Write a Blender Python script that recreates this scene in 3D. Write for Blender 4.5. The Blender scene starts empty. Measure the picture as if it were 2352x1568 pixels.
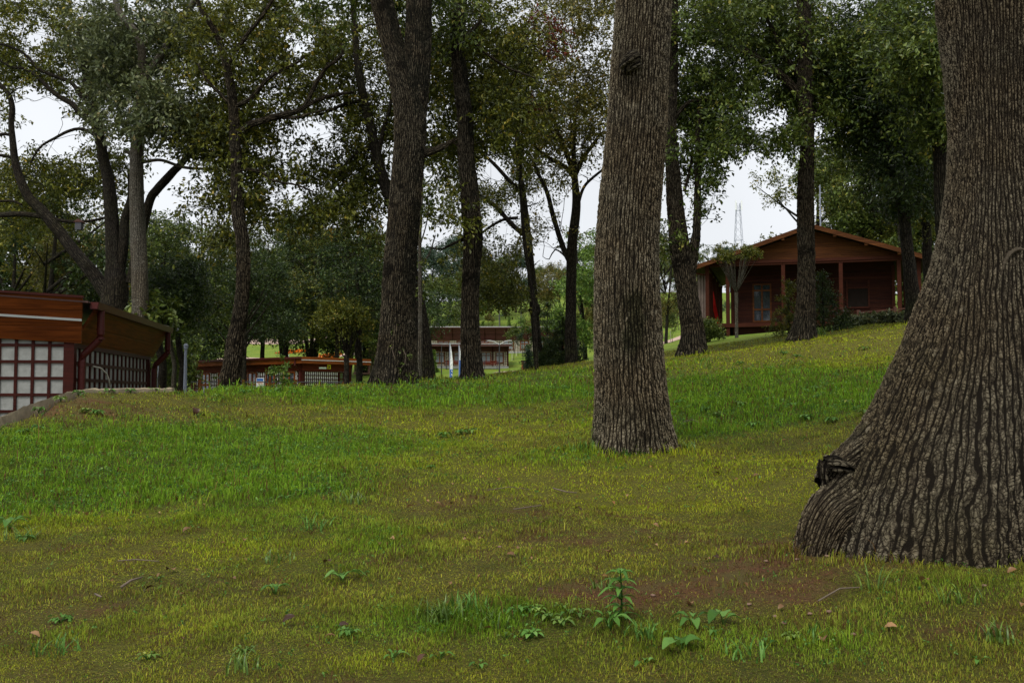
import bpy, math, random
import numpy as np
from mathutils import Vector

random.seed(7)
RNG = np.random.default_rng(7)
scene = bpy.context.scene
C = scene.collection
R = math.radians

# ------------------------------------------------------------------ camera, world, sun, exposure
FL = 2287.0                      # focal length in units of a 2352 px wide frame
PITCH = math.atan((905 - 784) / FL)
cam_d = bpy.data.cameras.new("camera")
cam = bpy.data.objects.new("camera", cam_d)
C.objects.link(cam)
cam_d.sensor_width = 36.0
cam_d.lens = 36.0 * FL / 2352.0
cam_d.clip_start = 0.1
cam_d.clip_end = 9000
cam.location = (0, 0, 0)
cam.rotation_euler = (math.pi / 2 + PITCH, 0, 0)
scene.camera = cam

world = bpy.data.worlds.new("World")
scene.world = world
world.use_nodes = True
wn = world.node_tree
wn.nodes.clear()
w_out = wn.nodes.new("ShaderNodeOutputWorld")
w_bg = wn.nodes.new("ShaderNodeBackground")
w_sky = wn.nodes.new("ShaderNodeTexSky")
w_sky.sky_type = 'NISHITA'
w_sky.sun_disc = False
SUN_EL, SUN_ROT = 58.0, 200.0
w_sky.sun_elevation = R(SUN_EL)
w_sky.sun_rotation = R(SUN_ROT)
w_sky.air_density = 1.0
w_sky.dust_density = 4.0
w_hsv = wn.nodes.new("ShaderNodeHueSaturation")
w_hsv.inputs["Saturation"].default_value = 0.10
w_mix = wn.nodes.new("ShaderNodeMix")
w_mix.data_type = 'RGBA'
w_mix.inputs[0].default_value = 0.62
w_mix.inputs[7].default_value = (5.7, 5.95, 6.3, 1)      # even cloud deck
w_tc = wn.nodes.new("ShaderNodeTexCoord")
w_no = wn.nodes.new("ShaderNodeTexNoise")
w_no.inputs["Scale"].default_value = 2.2
w_no.inputs["Detail"].default_value = 4
w_mr = wn.nodes.new("ShaderNodeMapRange")
w_mr.inputs["From Min"].default_value = 0.3
w_mr.inputs["From Max"].default_value = 0.7
w_mr.inputs["To Min"].default_value = 0.82
w_mr.inputs["To Max"].default_value = 1.06
w_mul = wn.nodes.new("ShaderNodeVectorMath")
w_mul.operation = 'SCALE'
wn.links.new(w_tc.outputs["Generated"], w_no.inputs["Vector"])
wn.links.new(w_no.outputs["Fac"], w_mr.inputs["Value"])
wn.links.new(w_sky.outputs[0], w_hsv.inputs["Color"])
wn.links.new(w_hsv.outputs[0], w_mix.inputs[6])
wn.links.new(w_mix.outputs[2], w_mul.inputs[0])
wn.links.new(w_mr.outputs[0], w_mul.inputs["Scale"])
wn.links.new(w_mul.outputs[0], w_bg.inputs["Color"])
wn.links.new(w_bg.outputs[0], w_out.inputs["Surface"])
w_bg.inputs["Strength"].default_value = 0.12

sun_d = bpy.data.lights.new("sun", 'SUN')
sun_d.energy = 1.5
sun_d.angle = R(25)
sun_d.color = (1.0, 0.96, 0.88)
sun = bpy.data.objects.new("sun", sun_d)
C.objects.link(sun)
sun.rotation_euler = (R(90 - SUN_EL), 0, R(180 - SUN_ROT + 0))

scene.view_settings.view_transform = 'Standard'
scene.view_settings.look = 'None'
scene.view_settings.exposure = 0.70
scene.view_settings.gamma = 1.0
cy = scene.cycles
cy.max_bounces = 5
cy.diffuse_bounces = 3
cy.glossy_bounces = 2
cy.transmission_bounces = 3
cy.transparent_max_bounces = 6
cy.volume_bounces = 0
cy.use_denoising = True


# ------------------------------------------------------------------ picture <-> place
def P(px, py, d):
    """World point seen at (px, py) of the 2352x1568 frame, d metres ahead."""
    u, v = (px - 1176) / FL, (784 - py) / FL
    y = math.cos(PITCH) - math.sin(PITCH) * v
    z = math.sin(PITCH) + math.cos(PITCH) * v
    k = d / y
    return (u * k, d, z * k)


def project(p):
    """(N,3) -> px, py of the frame."""
    p = np.atleast_2d(p)
    f = p[:, 1] * math.cos(PITCH) + p[:, 2] * math.sin(PITCH)
    g = -p[:, 1] * math.sin(PITCH) + p[:, 2] * math.cos(PITCH)
    f = np.maximum(f, 0.1)
    return 1176 + FL * p[:, 0] / f, 784 - FL * g / f


# ------------------------------------------------------------------ terrain
CP = [(0, 0, -1.6), (-4, 2, -1.75), (4, 2, -1.4), (0, -6, -2.0), (-14, -2, -2.6), (14, -2, -1.0), (-10, 6, -1.6), (12, 6, -.6), (20, 14, .6)]
for a in [(1176, 1568, 4.6), (0, 1568, 4.8), (2352, 1568, 4.35), (2150, 1282, 6.1), (1450, 1030, 11.6), (800, 1150, 8.9),
          (400, 1150, 9.3), (0, 1150, 9.6), (0, 1010, 12.0), (400, 1000, 13), (800, 1000, 13.2), (1176, 1000, 13.2),
          (1176, 930, 17.2), (800, 930, 16.6), (400, 928, 15.6), (0, 948, 13.6), (95, 912, 14.8), (200, 888, 16),
          (395, 886, 17.5), (550, 880, 20), (700, 880, 21), (915, 869, 21.5), (1075, 862, 23.5), (1240, 838, 30),
          (1360, 818, 29), (1575, 808, 25.5), (1650, 782, 38), (1845, 775, 27.5), (2110, 728, 26), (2000, 890, 14.8),
          (1700, 895, 16.8), (1700, 1050, 11.4), (1830, 1200, 7.9), (2352, 1000, 10.2), (2352, 800, 17),
          (1540, 786, 60), (1540, 752, 110), (1000, 752, 150), (1250, 750, 150), (1150, 702, 200), (1260, 676, 245),
          (860, 830, 110), (870, 795, 145), (780, 770, 165), (560, 800, 150)]:
    q = P(*a)
    CP.append((q[0], q[1], q[2] - (.12 if 12 < a[2] < 36 else .03 if a[2] <= 12 else 0)))
CP += [(-1, 36, .30), (-14, 36, -.9), (-30, 40, -1.2), (-12, 62, -1.0), (-24, 68, -1.0), (2, 62, .9), (-30, 22, -1.2), (-22, 14, -1.2),
       (-7, 100, 2.62), (1, 100, 2.6), (-10, 119, 4.95), (3, 119, 4.95), (12, 120, 6.0), (9, 47.5, 2.6), (19, 45, 3.35), (20, 60, 4.2), (16, 54, 3.5),
       (40, 60, 6), (60, 150, 14), (45, 30, 3.5), (-60, 100, 2.0), (-70, 200, 12), (-50, 40, -1.5), (-45, 62, -.8),
       (0, 300, 21), (100, 300, 22), (-120, 300, 16), (0, 420, 16), (150, 420, 14), (-200, 420, 8),
       (0, 700, 0), (-400, 700, 0), (400, 700, 0), (0, 2500, -20), (-1500, 2500, -20), (1500, 2500, -20)]
CP = np.array(CP)


def warp(x, y):
    yy = np.maximum(np.asarray(y, float), -6.0) + 9.0
    return 1.6 * np.asarray(x, float) / yy, 1.9 * np.log(yy)


def _phi(r2):
    return 0.5 * r2 * np.log(r2 + 1e-9)


_cu, _cv = warp(CP[:, 0], CP[:, 1])
_n = len(CP)
_A = np.zeros((_n + 3, _n + 3))
_A[:_n, :_n] = _phi((_cu[:, None] - _cu[None]) ** 2 + (_cv[:, None] - _cv[None]) ** 2) + np.eye(_n) * 0.002
_A[:_n, _n] = 1
_A[:_n, _n + 1] = _cu
_A[:_n, _n + 2] = _cv
_A[_n:, :_n] = _A[:_n, _n:].T
_yw = np.maximum(CP[:, 1], 0) + 9
_W = np.linalg.solve(_A, np.concatenate([CP[:, 2] / _yw, np.zeros(3)]))

WALL_LINE = [P(-140, 992, 11.9), P(0, 941, 13.6), P(95, 905, 14.8), P(200, 881, 16), P(395, 879, 17.5)]


def wall_step(x, y):
    """1 behind the low retaining wall at the left."""
    wx = np.array([p[0] for p in WALL_LINE] + [-4.3])
    wy = np.array([p[1] for p in WALL_LINE] + [18.6])
    t = np.interp(x, wx, wy)
    s = np.clip((y - t - 0.12) / 0.25, 0, 1)
    return s * np.clip((-5.6 - x) / 1.2, 0, 1)


def ground(x, y):
    x = np.asarray(x, float)
    y = np.asarray(y, float)
    sh = np.broadcast(x, y).shape
    X = np.broadcast_to(x, sh).ravel()
    Y = np.broadcast_to(y, sh).ravel()
    yw = np.maximum(Y, 0) + 9
    lim = 1.6 * yw + 26
    u, v = warp(np.clip(X, -lim, lim), Y)
    z = _W[_n] + _W[_n + 1] * u + _W[_n + 2] * v
    for i in range(_n):
        z = z + _W[i] * _phi((u - _cu[i]) ** 2 + (v - _cv[i]) ** 2)
    z = z * yw
    z = z + 0.035 * np.sin(X * 1.3 + 1) * np.sin(Y * 1.1) * np.clip(1.5 - Y / 40, 0, 1) + 0.02 * np.sin(X * 3.1 + Y * 2.3) * np.clip(1.2 - Y / 30, 0, 1)
    z = z - 0.95 * wall_step(X, Y) * np.clip((30 - Y) / 8, 0, 1)
    return z.reshape(sh)


def gz(x, y):
    return float(ground(x, y))


def G(px, py, d0=3.5, d1=60):
    """Ground point seen at (px, py)."""
    ds = np.linspace(d0, d1, 500)
    q = np.array([P(px, py, d) for d in ds])
    h = q[:, 2] - ground(q[:, 0], q[:, 1])
    k = np.where(h <= 0)[0]
    i = k[0] if len(k) else int(np.argmin(h))
    return q[i][0], q[i][1], gz(q[i][0], q[i][1])


# cover: lush / dry / soil, as blobs on the ground (px, py, sx m, sy m, weight)
def _blobs(lst):
    return [(*G(a, b)[:2], sx, sy, w) for a, b, sx, sy, w in lst]


LUSH = _blobs([(250, 1040, 2.2, 1.6, 1), (550, 1010, 2.5, 1.6, 1), (800, 1040, 1.0, 1.2, .7), (60, 1150, 1.2, 1.2, .9), (450, 1120, 1.6, .9, .7), (650, 1160, .7, 1.3, .6),
               (620, 900, 3, 1.6, 1), (950, 905, 3, 1.5, 1), (1200, 900, 3, 1.6, .9), (1300, 860, 3, 2.5, .8),
               (1750, 920, 2.4, 1.9, 1.1), (1950, 900, 2.0, 1.9, 1.1), (1650, 880, 2, 1.5, .9), (1750, 960, 1.6, .9, .9), (1320, 1050, .9, .6, .6), (1620, 1000, .8, .6, .5),
               (1000, 1430, .6, .35, .9), (1150, 1440, .5, .3, .5), (850, 1250, .4, .9, .55), (700, 1100, .6, 1, .5), (1700, 1470, .6, .25, .6), (2250, 1350, .6, .3, .35), (250, 1450, .7, .3, .4), (1950, 1500, .5, .2, .3)])
YELLOW = _blobs([(1176, 985, 2.2, .9, 1), (900, 1020, 1.4, .9, .8), (1150, 1060, 1.5, .7, .8), (1750, 1060, 1.8, .7, .9), (1900, 830, 3, 2.2, .8), (1650, 830, 2.5, 2, .7),
                 (1450, 1130, 1.6, .8, .8), (1000, 930, 2.4, .9, .4), (1900, 780, 4, 3, .8), (300, 1200, 1.5, .5, .6), (1700, 1130, 1.2, .6, .7), (500, 1280, 1.2, .5, .5), (900, 1540, 1, .2, .5), (250, 1500, .8, .3, .3)])
SOIL = _blobs([(1060, 1160, 1.3, .4, .7), (1180, 1230, .9, .4, .6), (1400, 1190, .9, .3, .5), (1780, 1255, .5, .45, 1.1), (1720, 1300, .6, .35, .9), (1550, 1350, .7, .3, .9), (1300, 1370, .6, .25, .8), (1750, 1380, .8, .3, .8),
               (500, 1215, .9, .35, .55), (330, 1270, 1, .35, .5), (520, 1340, .8, .3, .5), (60, 1490, .5, .3, .8), (150, 1420, .5, .3, .5), (90, 965, 1.2, 1.0, .8), (250, 935, 1.6, .8, .7),
               (1300, 1430, .6, .2, .6), (780, 1560, .6, .15, .6), (2050, 1430, .8, .3, .6), (1500, 1250, .8, .3, .4), (720, 920, 1.5, .5, .3), (1750, 790, 2, 1, .3), (950, 1290, .6, .3, .4)])


def field(bl, x, y):
    s = np.zeros_like(x)
    for bx, by, sx, sy, w in bl:
        s = s + w * np.exp(-((x - bx) / sx) ** 2 - ((y - by) / sy) ** 2)
    return s


def wob(x, y, f, ph=0.0):
    return (np.sin(x * f + 1.3 * np.sin(y * f * .8 + ph) + ph) * np.sin(y * f * 1.1 + 1.7 * np.sin(x * f * .7 + 2 * ph)))


def cover(x, y):
    n1 = wob(x, y, 2.1, .4) * .5 + wob(x, y, 5.3, 1.7) * .35 + wob(x, y, 11.7, 2.9) * .3
    lush = np.clip(field(LUSH, x, y) * .9 + .06 + .3 * n1, 0, 1)
    yel = np.clip(field(YELLOW, x, y) + .42 - .25 * n1, 0, 1)
    soil = np.clip(field(SOIL, x, y) * .78 + .06 - .38 * wob(x, y, 4.1, 2.2) * .6 + .22 * wob(x, y, 9.3, .9) + .15 * wob(x, y, 21, 4) - .55 * lush - .25 * field(YELLOW, x, y), 0, 1)
    return lush, yel, soil


# ------------------------------------------------------------------ materials
def new_mat(name):
    m = bpy.data.materials.new(name)
    m.use_nodes = True
    nt = m.node_tree
    nt.nodes.clear()
    out = nt.nodes.new("ShaderNodeOutputMaterial")
    b = nt.nodes.new("ShaderNodeBsdfPrincipled")
    nt.links.new(b.outputs[0], out.inputs[0])
    return m, nt, b, out


def ramp(nt, stops):
    r = nt.nodes.new("ShaderNodeValToRGB")
    el = r.color_ramp.elements
    while len(el) < len(stops):
        el.new(0.5)
    for e, (p, c) in zip(el, stops):
        e.position = p
        e.color = (*c, 1)
    return r


def noise(nt, scale, detail=4, vec=None, rough=.55, dist=0):
    n = nt.nodes.new("ShaderNodeTexNoise")
    n.inputs["Scale"].default_value = scale
    n.inputs["Detail"].default_value = detail
    n.inputs["Roughness"].default_value = rough
    n.inputs["Distortion"].default_value = dist
    if vec is not None:
        nt.links.new(vec, n.inputs["Vector"])
    return n


def mathn(nt, op, a, b=None, c=None):
    m = nt.nodes.new("ShaderNodeMath")
    m.operation = op
    for i, v in enumerate((a, b, c)):
        if v is None:
            continue
        if isinstance(v, (int, float)):
            m.inputs[i].default_value = v
        else:
            nt.links.new(v, m.inputs[i])
    return m.outputs[0]


def maprange(nt, v, a, b, c=0.0, d=1.0, smooth=False):
    m = nt.nodes.new("ShaderNodeMapRange")
    if smooth:
        m.interpolation_type = 'SMOOTHSTEP'
    nt.links.new(v, m.inputs[0])
    for i, k in zip((1, 2, 3, 4), (a, b, c, d)):
        m.inputs[i].default_value = k
    return m.outputs[0]


def mixc(nt, f, a, b, mode='MIX'):
    m = nt.nodes.new("ShaderNodeMix")
    m.data_type = 'RGBA'
    m.blend_type = mode
    for idx, v in ((0, f), (6, a), (7, b)):
        if isinstance(v, (int, float)):
            m.inputs[idx].default_value = v
        elif isinstance(v, tuple):
            m.inputs[idx].default_value = (*v, 1)
        else:
            nt.links.new(v, m.inputs[idx])
    return m.outputs[2]


def attr(nt, name):
    a = nt.nodes.new("ShaderNodeAttribute")
    a.attribute_name = name
    return a


def bark_mat(name, S, light, mid, dark, zs=.3, disp=0.0, bump=.6, moss=.3, stain=.25, mosscol=(.045, .05, .015)):
    m, nt, b, out = new_mat(name)
    a = attr(nt, "bark")
    mp = nt.nodes.new("ShaderNodeMapping")
    mp.inputs["Scale"].default_value = (S, S, S * zs)
    nt.links.new(a.outputs["Vector"], mp.inputs["Vector"])
    nd = noise(nt, .5, 3, mp.outputs[0])
    dv = nt.nodes.new("ShaderNodeVectorMath")
    dv.operation = 'MULTIPLY_ADD'
    nt.links.new(nd.outputs["Color"], dv.inputs[0])
    dv.inputs[1].default_value = (1.1, 1.1, .8)
    nt.links.new(mp.outputs[0], dv.inputs[2])
    v = nt.nodes.new("ShaderNodeTexVoronoi")
    v.feature = 'DISTANCE_TO_EDGE'
    v.inputs["Scale"].default_value = 1.0
    nt.links.new(dv.outputs[0], v.inputs["Vector"])
    mp2 = nt.nodes.new("ShaderNodeMapping")
    mp2.inputs["Scale"].default_value = (1.1, 1.1, 6.5)
    nt.links.new(dv.outputs[0], mp2.inputs["Vector"])
    v2 = nt.nodes.new("ShaderNodeTexVoronoi")
    v2.feature = 'DISTANCE_TO_EDGE'
    v2.inputs["Scale"].default_value = 1.0
    nt.links.new(mp2.outputs[0], v2.inputs["Vector"])
    nf = noise(nt, S * 3.2, 4, a.outputs["Vector"], .7)
    h1 = maprange(nt, v.outputs["Distance"], 0.015, .20, 0, 1, True)
    h2 = maprange(nt, v2.outputs["Distance"], 0.0, .16, 0, 1, True)
    co = attr(nt, "cord")
    mpc = nt.nodes.new("ShaderNodeMapping")
    mpc.inputs["Scale"].default_value = (7, 7, 1.6)
    nt.links.new(a.outputs["Vector"], mpc.inputs["Vector"])
    nc = noise(nt, 1.0, 3, mpc.outputs[0], .6)
    ph = mathn(nt, 'MULTIPLY_ADD', nc.outputs["Fac"], 19.0, co.outputs["Fac"])
    hc = maprange(nt, mathn(nt, 'SINE', ph), -1.02, -.25, 0, 1, True)
    h1 = mathn(nt, 'MULTIPLY', hc, mathn(nt, 'MULTIPLY_ADD', h1, .72, .28))
    h = mathn(nt, 'MULTIPLY_ADD', mathn(nt, 'MULTIPLY', h1, h2), .55, mathn(nt, 'MULTIPLY', h1, .32))
    h = mathn(nt, 'MULTIPLY_ADD', nf.outputs["Fac"], .30, h)
    r = ramp(nt, [(.24, dark), (.52, mid), (.90, light)])  # crevice stop: bark's own dark tone deepened, occlusion shade painted in
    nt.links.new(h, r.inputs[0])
    big = noise(nt, 2.2, 5, a.outputs["Vector"], .65)
    st = maprange(nt, big.outputs["Fac"], .56, .68, 0, stain * 3, True)
    st.node.clamp = True
    col = mixc(nt, mathn(nt, 'MINIMUM', st, .85), r.outputs[0], (dark[0] * .8, dark[1] * .8, dark[2] * .7))
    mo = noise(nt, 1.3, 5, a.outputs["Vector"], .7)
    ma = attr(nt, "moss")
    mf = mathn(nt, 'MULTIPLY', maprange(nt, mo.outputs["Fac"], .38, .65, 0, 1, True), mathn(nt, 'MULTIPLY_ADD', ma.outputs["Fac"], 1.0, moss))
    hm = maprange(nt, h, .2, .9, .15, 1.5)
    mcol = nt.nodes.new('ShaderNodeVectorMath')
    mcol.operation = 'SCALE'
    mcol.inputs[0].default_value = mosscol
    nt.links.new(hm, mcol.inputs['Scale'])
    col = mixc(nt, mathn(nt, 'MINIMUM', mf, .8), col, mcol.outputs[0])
    hu = noise(nt, 1.1, 4, a.outputs['Vector'], .6)
    col = mixc(nt, maprange(nt, hu.outputs['Fac'], .4, .62, 0, .5, True), col, mixc(nt, 1.0, col, (.86, .72, .56), 'MULTIPLY'))
    li = noise(nt, 9, 3, a.outputs["Vector"], .6)
    col = mixc(nt, mathn(nt, 'MULTIPLY', maprange(nt, li.outputs["Fac"], .6, .72, 0, 1, True), h1), col, tuple(min(1, c * 1.35) for c in light))
    nt.links.new(col, b.inputs["Base Color"])
    b.inputs["Roughness"].default_value = .9
    b.inputs["Specular IOR Level"].default_value = .08
    if disp > 0:
        d = nt.nodes.new("ShaderNodeDisplacement")
        d.inputs["Scale"].default_value = disp
        d.inputs["Midlevel"].default_value = .6
        nt.links.new(h, d.inputs["Height"])
        nt.links.new(d.outputs[0], out.inputs["Displacement"])
        m.displacement_method = 'BOTH'
    else:
        bp = nt.nodes.new("ShaderNodeBump")
        bp.inputs["Strength"].default_value = bump
        bp.inputs["Distance"].default_value = .03
        nt.links.new(h, bp.inputs["Height"])
        nt.links.new(bp.outputs[0], b.inputs["Normal"])
    return m


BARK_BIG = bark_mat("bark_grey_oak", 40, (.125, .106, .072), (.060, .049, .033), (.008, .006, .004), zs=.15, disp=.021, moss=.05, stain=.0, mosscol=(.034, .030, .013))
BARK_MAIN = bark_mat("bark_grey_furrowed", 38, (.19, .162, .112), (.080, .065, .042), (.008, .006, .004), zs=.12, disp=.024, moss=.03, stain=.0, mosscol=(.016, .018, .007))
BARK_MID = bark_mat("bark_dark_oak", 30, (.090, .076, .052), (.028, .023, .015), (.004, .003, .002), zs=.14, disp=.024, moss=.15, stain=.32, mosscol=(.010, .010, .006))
BARK_FAR = bark_mat("bark_plain_dark", 20, (.055, .048, .036), (.026, .022, .017), (.007, .006, .005), zs=.3, bump=.8, moss=.2, stain=.25)
BARK_PALE = bark_mat("bark_pale_grey", 30, (.17, .16, .13), (.10, .09, .07), (.03, .027, .02), zs=.4, bump=.6, moss=.05, stain=.1)


def leaf_mat(name, dark, mid, light, trans=.17, rough=.5, tcol=None, spec=.22):
    m, nt, b, out = new_mat(name)
    t = attr(nt, "tint")
    oi = nt.nodes.new("ShaderNodeObjectInfo")
    r = ramp(nt, [(0.0, tuple(c * .6 for c in dark)), (.5, mid), (.93, light), (1.0, (light[0] * 1.4, light[1] * 1.05, light[2]))])
    nt.links.new(t.outputs["Fac"], r.inputs[0])
    vr = maprange(nt, oi.outputs["Random"], 0, 1, .82, 1.15)
    hs = nt.nodes.new("ShaderNodeHueSaturation")
    nt.links.new(vr, hs.inputs["Value"])
    nt.links.new(r.outputs[0], hs.inputs["Color"])
    nt.links.new(hs.outputs[0], b.inputs["Base Color"])
    b.inputs["Roughness"].default_value = .38
    b.inputs["Specular IOR Level"].default_value = spec
    tr = nt.nodes.new("ShaderNodeBsdfTranslucent")
    tc = mixc(nt, .5, hs.outputs[0], tcol or (light[0] * 1.3, light[1] * 1.3, light[2] * .8))
    nt.links.new(tc, tr.inputs[0])
    mx = nt.nodes.new("ShaderNodeMixShader")
    mx.inputs[0].default_value = trans
    nt.links.new(b.outputs[0], mx.inputs[1])
    nt.links.new(tr.outputs[0], mx.inputs[2])
    nt.links.new(mx.outputs[0], out.inputs[0])
    return m


LEAF_OAK = leaf_mat("leaf_oak_green", (.025, .046, .008), (.078, .115, .020), (.20, .235, .05))
LEAF_OLIVE = leaf_mat("leaf_oak_olive", (.032, .046, .007), (.095, .112, .014), (.23, .22, .035))
LEAF_GREY = leaf_mat("leaf_oak_greygreen", (.03, .045, .016), (.08, .10, .038), (.22, .24, .12))
LEAF_YELLOW = leaf_mat("leaf_yellowing", (.05, .055, .010), (.12, .12, .02), (.24, .19, .04))
LEAF_DARK = leaf_mat("leaf_dark_green", (.011, .026, .006), (.030, .056, .012), (.09, .12, .03))
LEAF_BLUE = leaf_mat("leaf_bluish_green", (.03, .06, .04), (.05, .09, .055), (.09, .14, .08))  # own tone of the near cypress; on far trees, haze put into the colour
LEAF_BRIGHT = leaf_mat("leaf_bright_green", (.04, .085, .014), (.09, .16, .022), (.18, .26, .05))
LEAF_RED = leaf_mat("leaf_red", (.06, .01, .008), (.12, .02, .012), (.2, .05, .02))
LEAF_WEED = leaf_mat("leaf_weed", (.04, .11, .015), (.075, .17, .028), (.14, .26, .06), trans=.2, spec=.1)
LEAF_ORANGE = leaf_mat("petal_orange", (.5, .09, .01), (.7, .16, .01), (.8, .3, .02))
LEAF_DEAD = leaf_mat("leaf_dead_brown", (.12, .06, .025), (.24, .13, .055), (.38, .24, .12), trans=.1)
LEAF_DEADDK = leaf_mat("leaf_dead_dark", (.02, .010, .005), (.045, .020, .009), (.09, .04, .018), trans=.1)


def plain(name, col, rough=.6, spec=.4, bump=0, bscale=40, var=.15, metallic=0):
    m, nt, b, out = new_mat(name)
    tc = nt.nodes.new("ShaderNodeTexCoord")
    n = noise(nt, bscale * .15, 5, tc.outputs["Object"], .65)
    f = maprange(nt, n.outputs["Fac"], .3, .7, 1 - var, 1 + var)
    hs = nt.nodes.new("ShaderNodeHueSaturation")
    hs.inputs["Color"].default_value = (*col, 1)
    nt.links.new(f, hs.inputs["Value"])
    nt.links.new(hs.outputs[0], b.inputs["Base Color"])
    b.inputs["Roughness"].default_value = rough
    b.inputs["Specular IOR Level"].default_value = spec
    b.inputs["Metallic"].default_value = metallic
    if bump:
        n2 = noise(nt, bscale, 4, tc.outputs["Object"], .6)
        bp = nt.nodes.new("ShaderNodeBump")
        bp.inputs["Strength"].default_value = bump
        bp.inputs["Distance"].default_value = .01
        nt.links.new(n2.outputs["Fac"], bp.inputs["Height"])
        nt.links.new(bp.outputs[0], b.inputs["Normal"])
    return m


def wood_mat(name, c1, c2, board=.12, along='X', rough=.5, groove=.5, gap=.25):
    """Boards stacked in z, grain running along the given object axis."""
    m, nt, b, out = new_mat(name)
    tc = nt.nodes.new("ShaderNodeTexCoord")
    mp = nt.nodes.new("ShaderNodeMapping")
    mp.inputs["Scale"].default_value = (.9, .9, 16) if along != 'Z' else (18, 18, .8)
    nt.links.new(tc.outputs["Object"], mp.inputs["Vector"])
    g = noise(nt, 1.4, 6, mp.outputs[0], .6, .4)
    r = ramp(nt, [(.3, c1), (.7, c2)])
    nt.links.new(g.outputs["Fac"], r.inputs[0])
    col = r.outputs[0]
    if board:
        sx = nt.nodes.new("ShaderNodeSeparateXYZ")
        nt.links.new(tc.outputs["Object"], sx.inputs[0])
        k = mathn(nt, 'DIVIDE', sx.outputs["Z"], board)
        fl = mathn(nt, 'FLOOR', k)
        fr = mathn(nt, 'FRACT', k)
        wnn = nt.nodes.new("ShaderNodeTexWhiteNoise")
        wnn.noise_dimensions = '1D'
        nt.links.new(fl, wnn.inputs["W"])
        bv = maprange(nt, wnn.outputs["Value"], 0, 1, .75, 1.25)
        hs = nt.nodes.new("ShaderNodeHueSaturation")
        nt.links.new(bv, hs.inputs["Value"])
        nt.links.new(col, hs.inputs["Color"])
        col = hs.outputs[0]
        gr = maprange(nt, mathn(nt, 'ABSOLUTE', mathn(nt, 'SUBTRACT', fr, .5)), .40, .5, 1, 0, True)
        bp = nt.nodes.new("ShaderNodeBump")
        bp.inputs["Strength"].default_value = groove
        bp.inputs["Distance"].default_value = .02
        nt.links.new(gr, bp.inputs["Height"])
        nt.links.new(bp.outputs[0], b.inputs["Normal"])
        col = mixc(nt, mathn(nt, 'MULTIPLY', mathn(nt, 'SUBTRACT', 1, gr), gap), col, (c1[0] * .3, c1[1] * .3, c1[2] * .3))
    nt.links.new(col, b.inputs["Base Color"])
    b.inputs["Roughness"].default_value = rough + .15
    b.inputs["Specular IOR Level"].default_value = .1
    return m


W_CLAD = wood_mat("wood_effect_cladding", (.075, .018, .004), (.21, .055, .009), board=.30, rough=.42, groove=.25, gap=.3)
W_CLAD_L = wood_mat("left_building_cladding", (.05, .012, .003), (.15, .038, .007), board=.30, rough=.42, groove=.25, gap=.3)
W_BAND = wood_mat("dark_red_boards", (.06, .010, .005), (.12, .021, .009), board=.11)
W_TRIM = wood_mat("red_brown_trim", (.022, .0045, .003), (.046, .0085, .005), board=0, rough=.45)
W_CABIN = wood_mat("cabin_boards", (.014, .0035, .002), (.040, .010, .004), board=.10, gap=.5)
W_GABLE = wood_mat("cabin_gable_boards", (.042, .013, .0035), (.105, .036, .009), board=.10, gap=.4)
W_POST = wood_mat("cabin_posts", (.028, .007, .0035), (.055, .014, .006), board=0)
W_PURPLE = wood_mat("purple_brown_panels", (.060, .022, .020), (.10, .038, .034), board=.18, gap=.3)
GUTTER = plain("gutter_oxblood", (.055, .009, .007), .5, .2, var=.1)
ROOFM = plain("roof_metal_brown", (.07, .034, .028), .5, .2, var=.15)
PLASTER = plain("grey_plaster", (.245, .25, .235), .85, .2, bump=.3, bscale=40, var=.2)
WHITEP = plain("white_plaster", (.62, .62, .60), .8, .2, bump=.2, var=.08)
TILEC = plain("beige_stone_tiles", (.40, .36, .27), .8, .2, bump=.2, var=.2)
CONCRETE = plain("old_concrete", (.30, .245, .165), .9, .15, bump=.6, bscale=30, var=.35)
WHITE_TRIM = plain("pale_metal_strip", (.5, .52, .53), .4, .5, var=.05)
METAL_DARK = plain("dark_painted_metal", (.03, .03, .035), .45, .5)
METAL_GREY = plain("grey_blue_metal", (.20, .22, .28), .45, .5)
RAILM = plain("rail_wood", (.06, .02, .012), .6, .3)
YELLOW_P = plain("yellow_sign_paint", (.75, .6, .03), .5, .4, var=.03)
BLACK_P = plain("black_paint", (.015, .015, .015), .6, .3)
WHITE_P = plain("white_paint", (.75, .76, .78), .5, .4, var=.04)
BLUE_P = plain("blue_print", (.03, .12, .42), .5, .4, var=.05)
RED_P = plain("red_cloth", (.65, .02, .015), .7, .2, var=.08)
CLOTH = plain("pale_cloth", (.15, .115, .10), .85, .1, var=.25, bscale=20)
BIN_M = plain("terracotta_bin", (.32, .07, .025), .6, .3)
STONE = plain("rubble_stone", (.30, .24, .16), .9, .2, bump=.9, bscale=25, var=.5)
PAVE = plain("pinkish_paving", (.42, .30, .24), .85, .2, var=.15)
STAKE = plain("pale_stake", (.45, .42, .36), .8, .2)
ROCK = plain("pebble", (.16, .10, .07), .85, .2, var=.3)
WOODCUT = plain("dark_rotten_wood", (.03, .022, .016), .95, .1, bump=1, bscale=50, var=.5)
SCAR = plain("scar_wood", (.055, .044, .030), .9, .15, bump=1, bscale=60, var=.4)
DARKROOM = plain("dark_interior", (.012, .008, .006), .9, .1)


def glass_mat(name, base, rough=.06):
    m, nt, b, out = new_mat(name)
    b.inputs["Base Color"].default_value = (*base, 1)
    b.inputs["Roughness"].default_value = rough
    b.inputs["Specular IOR Level"].default_value = 1.0
    b.inputs["Coat Weight"].default_value = .6
    b.inputs["Coat Roughness"].default_value = .03
    return m


GLASS = glass_mat("window_glass", (.02, .025, .03))
GLASS_L = glass_mat("window_glass_curtained", (.18, .2, .22), .12)


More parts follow.
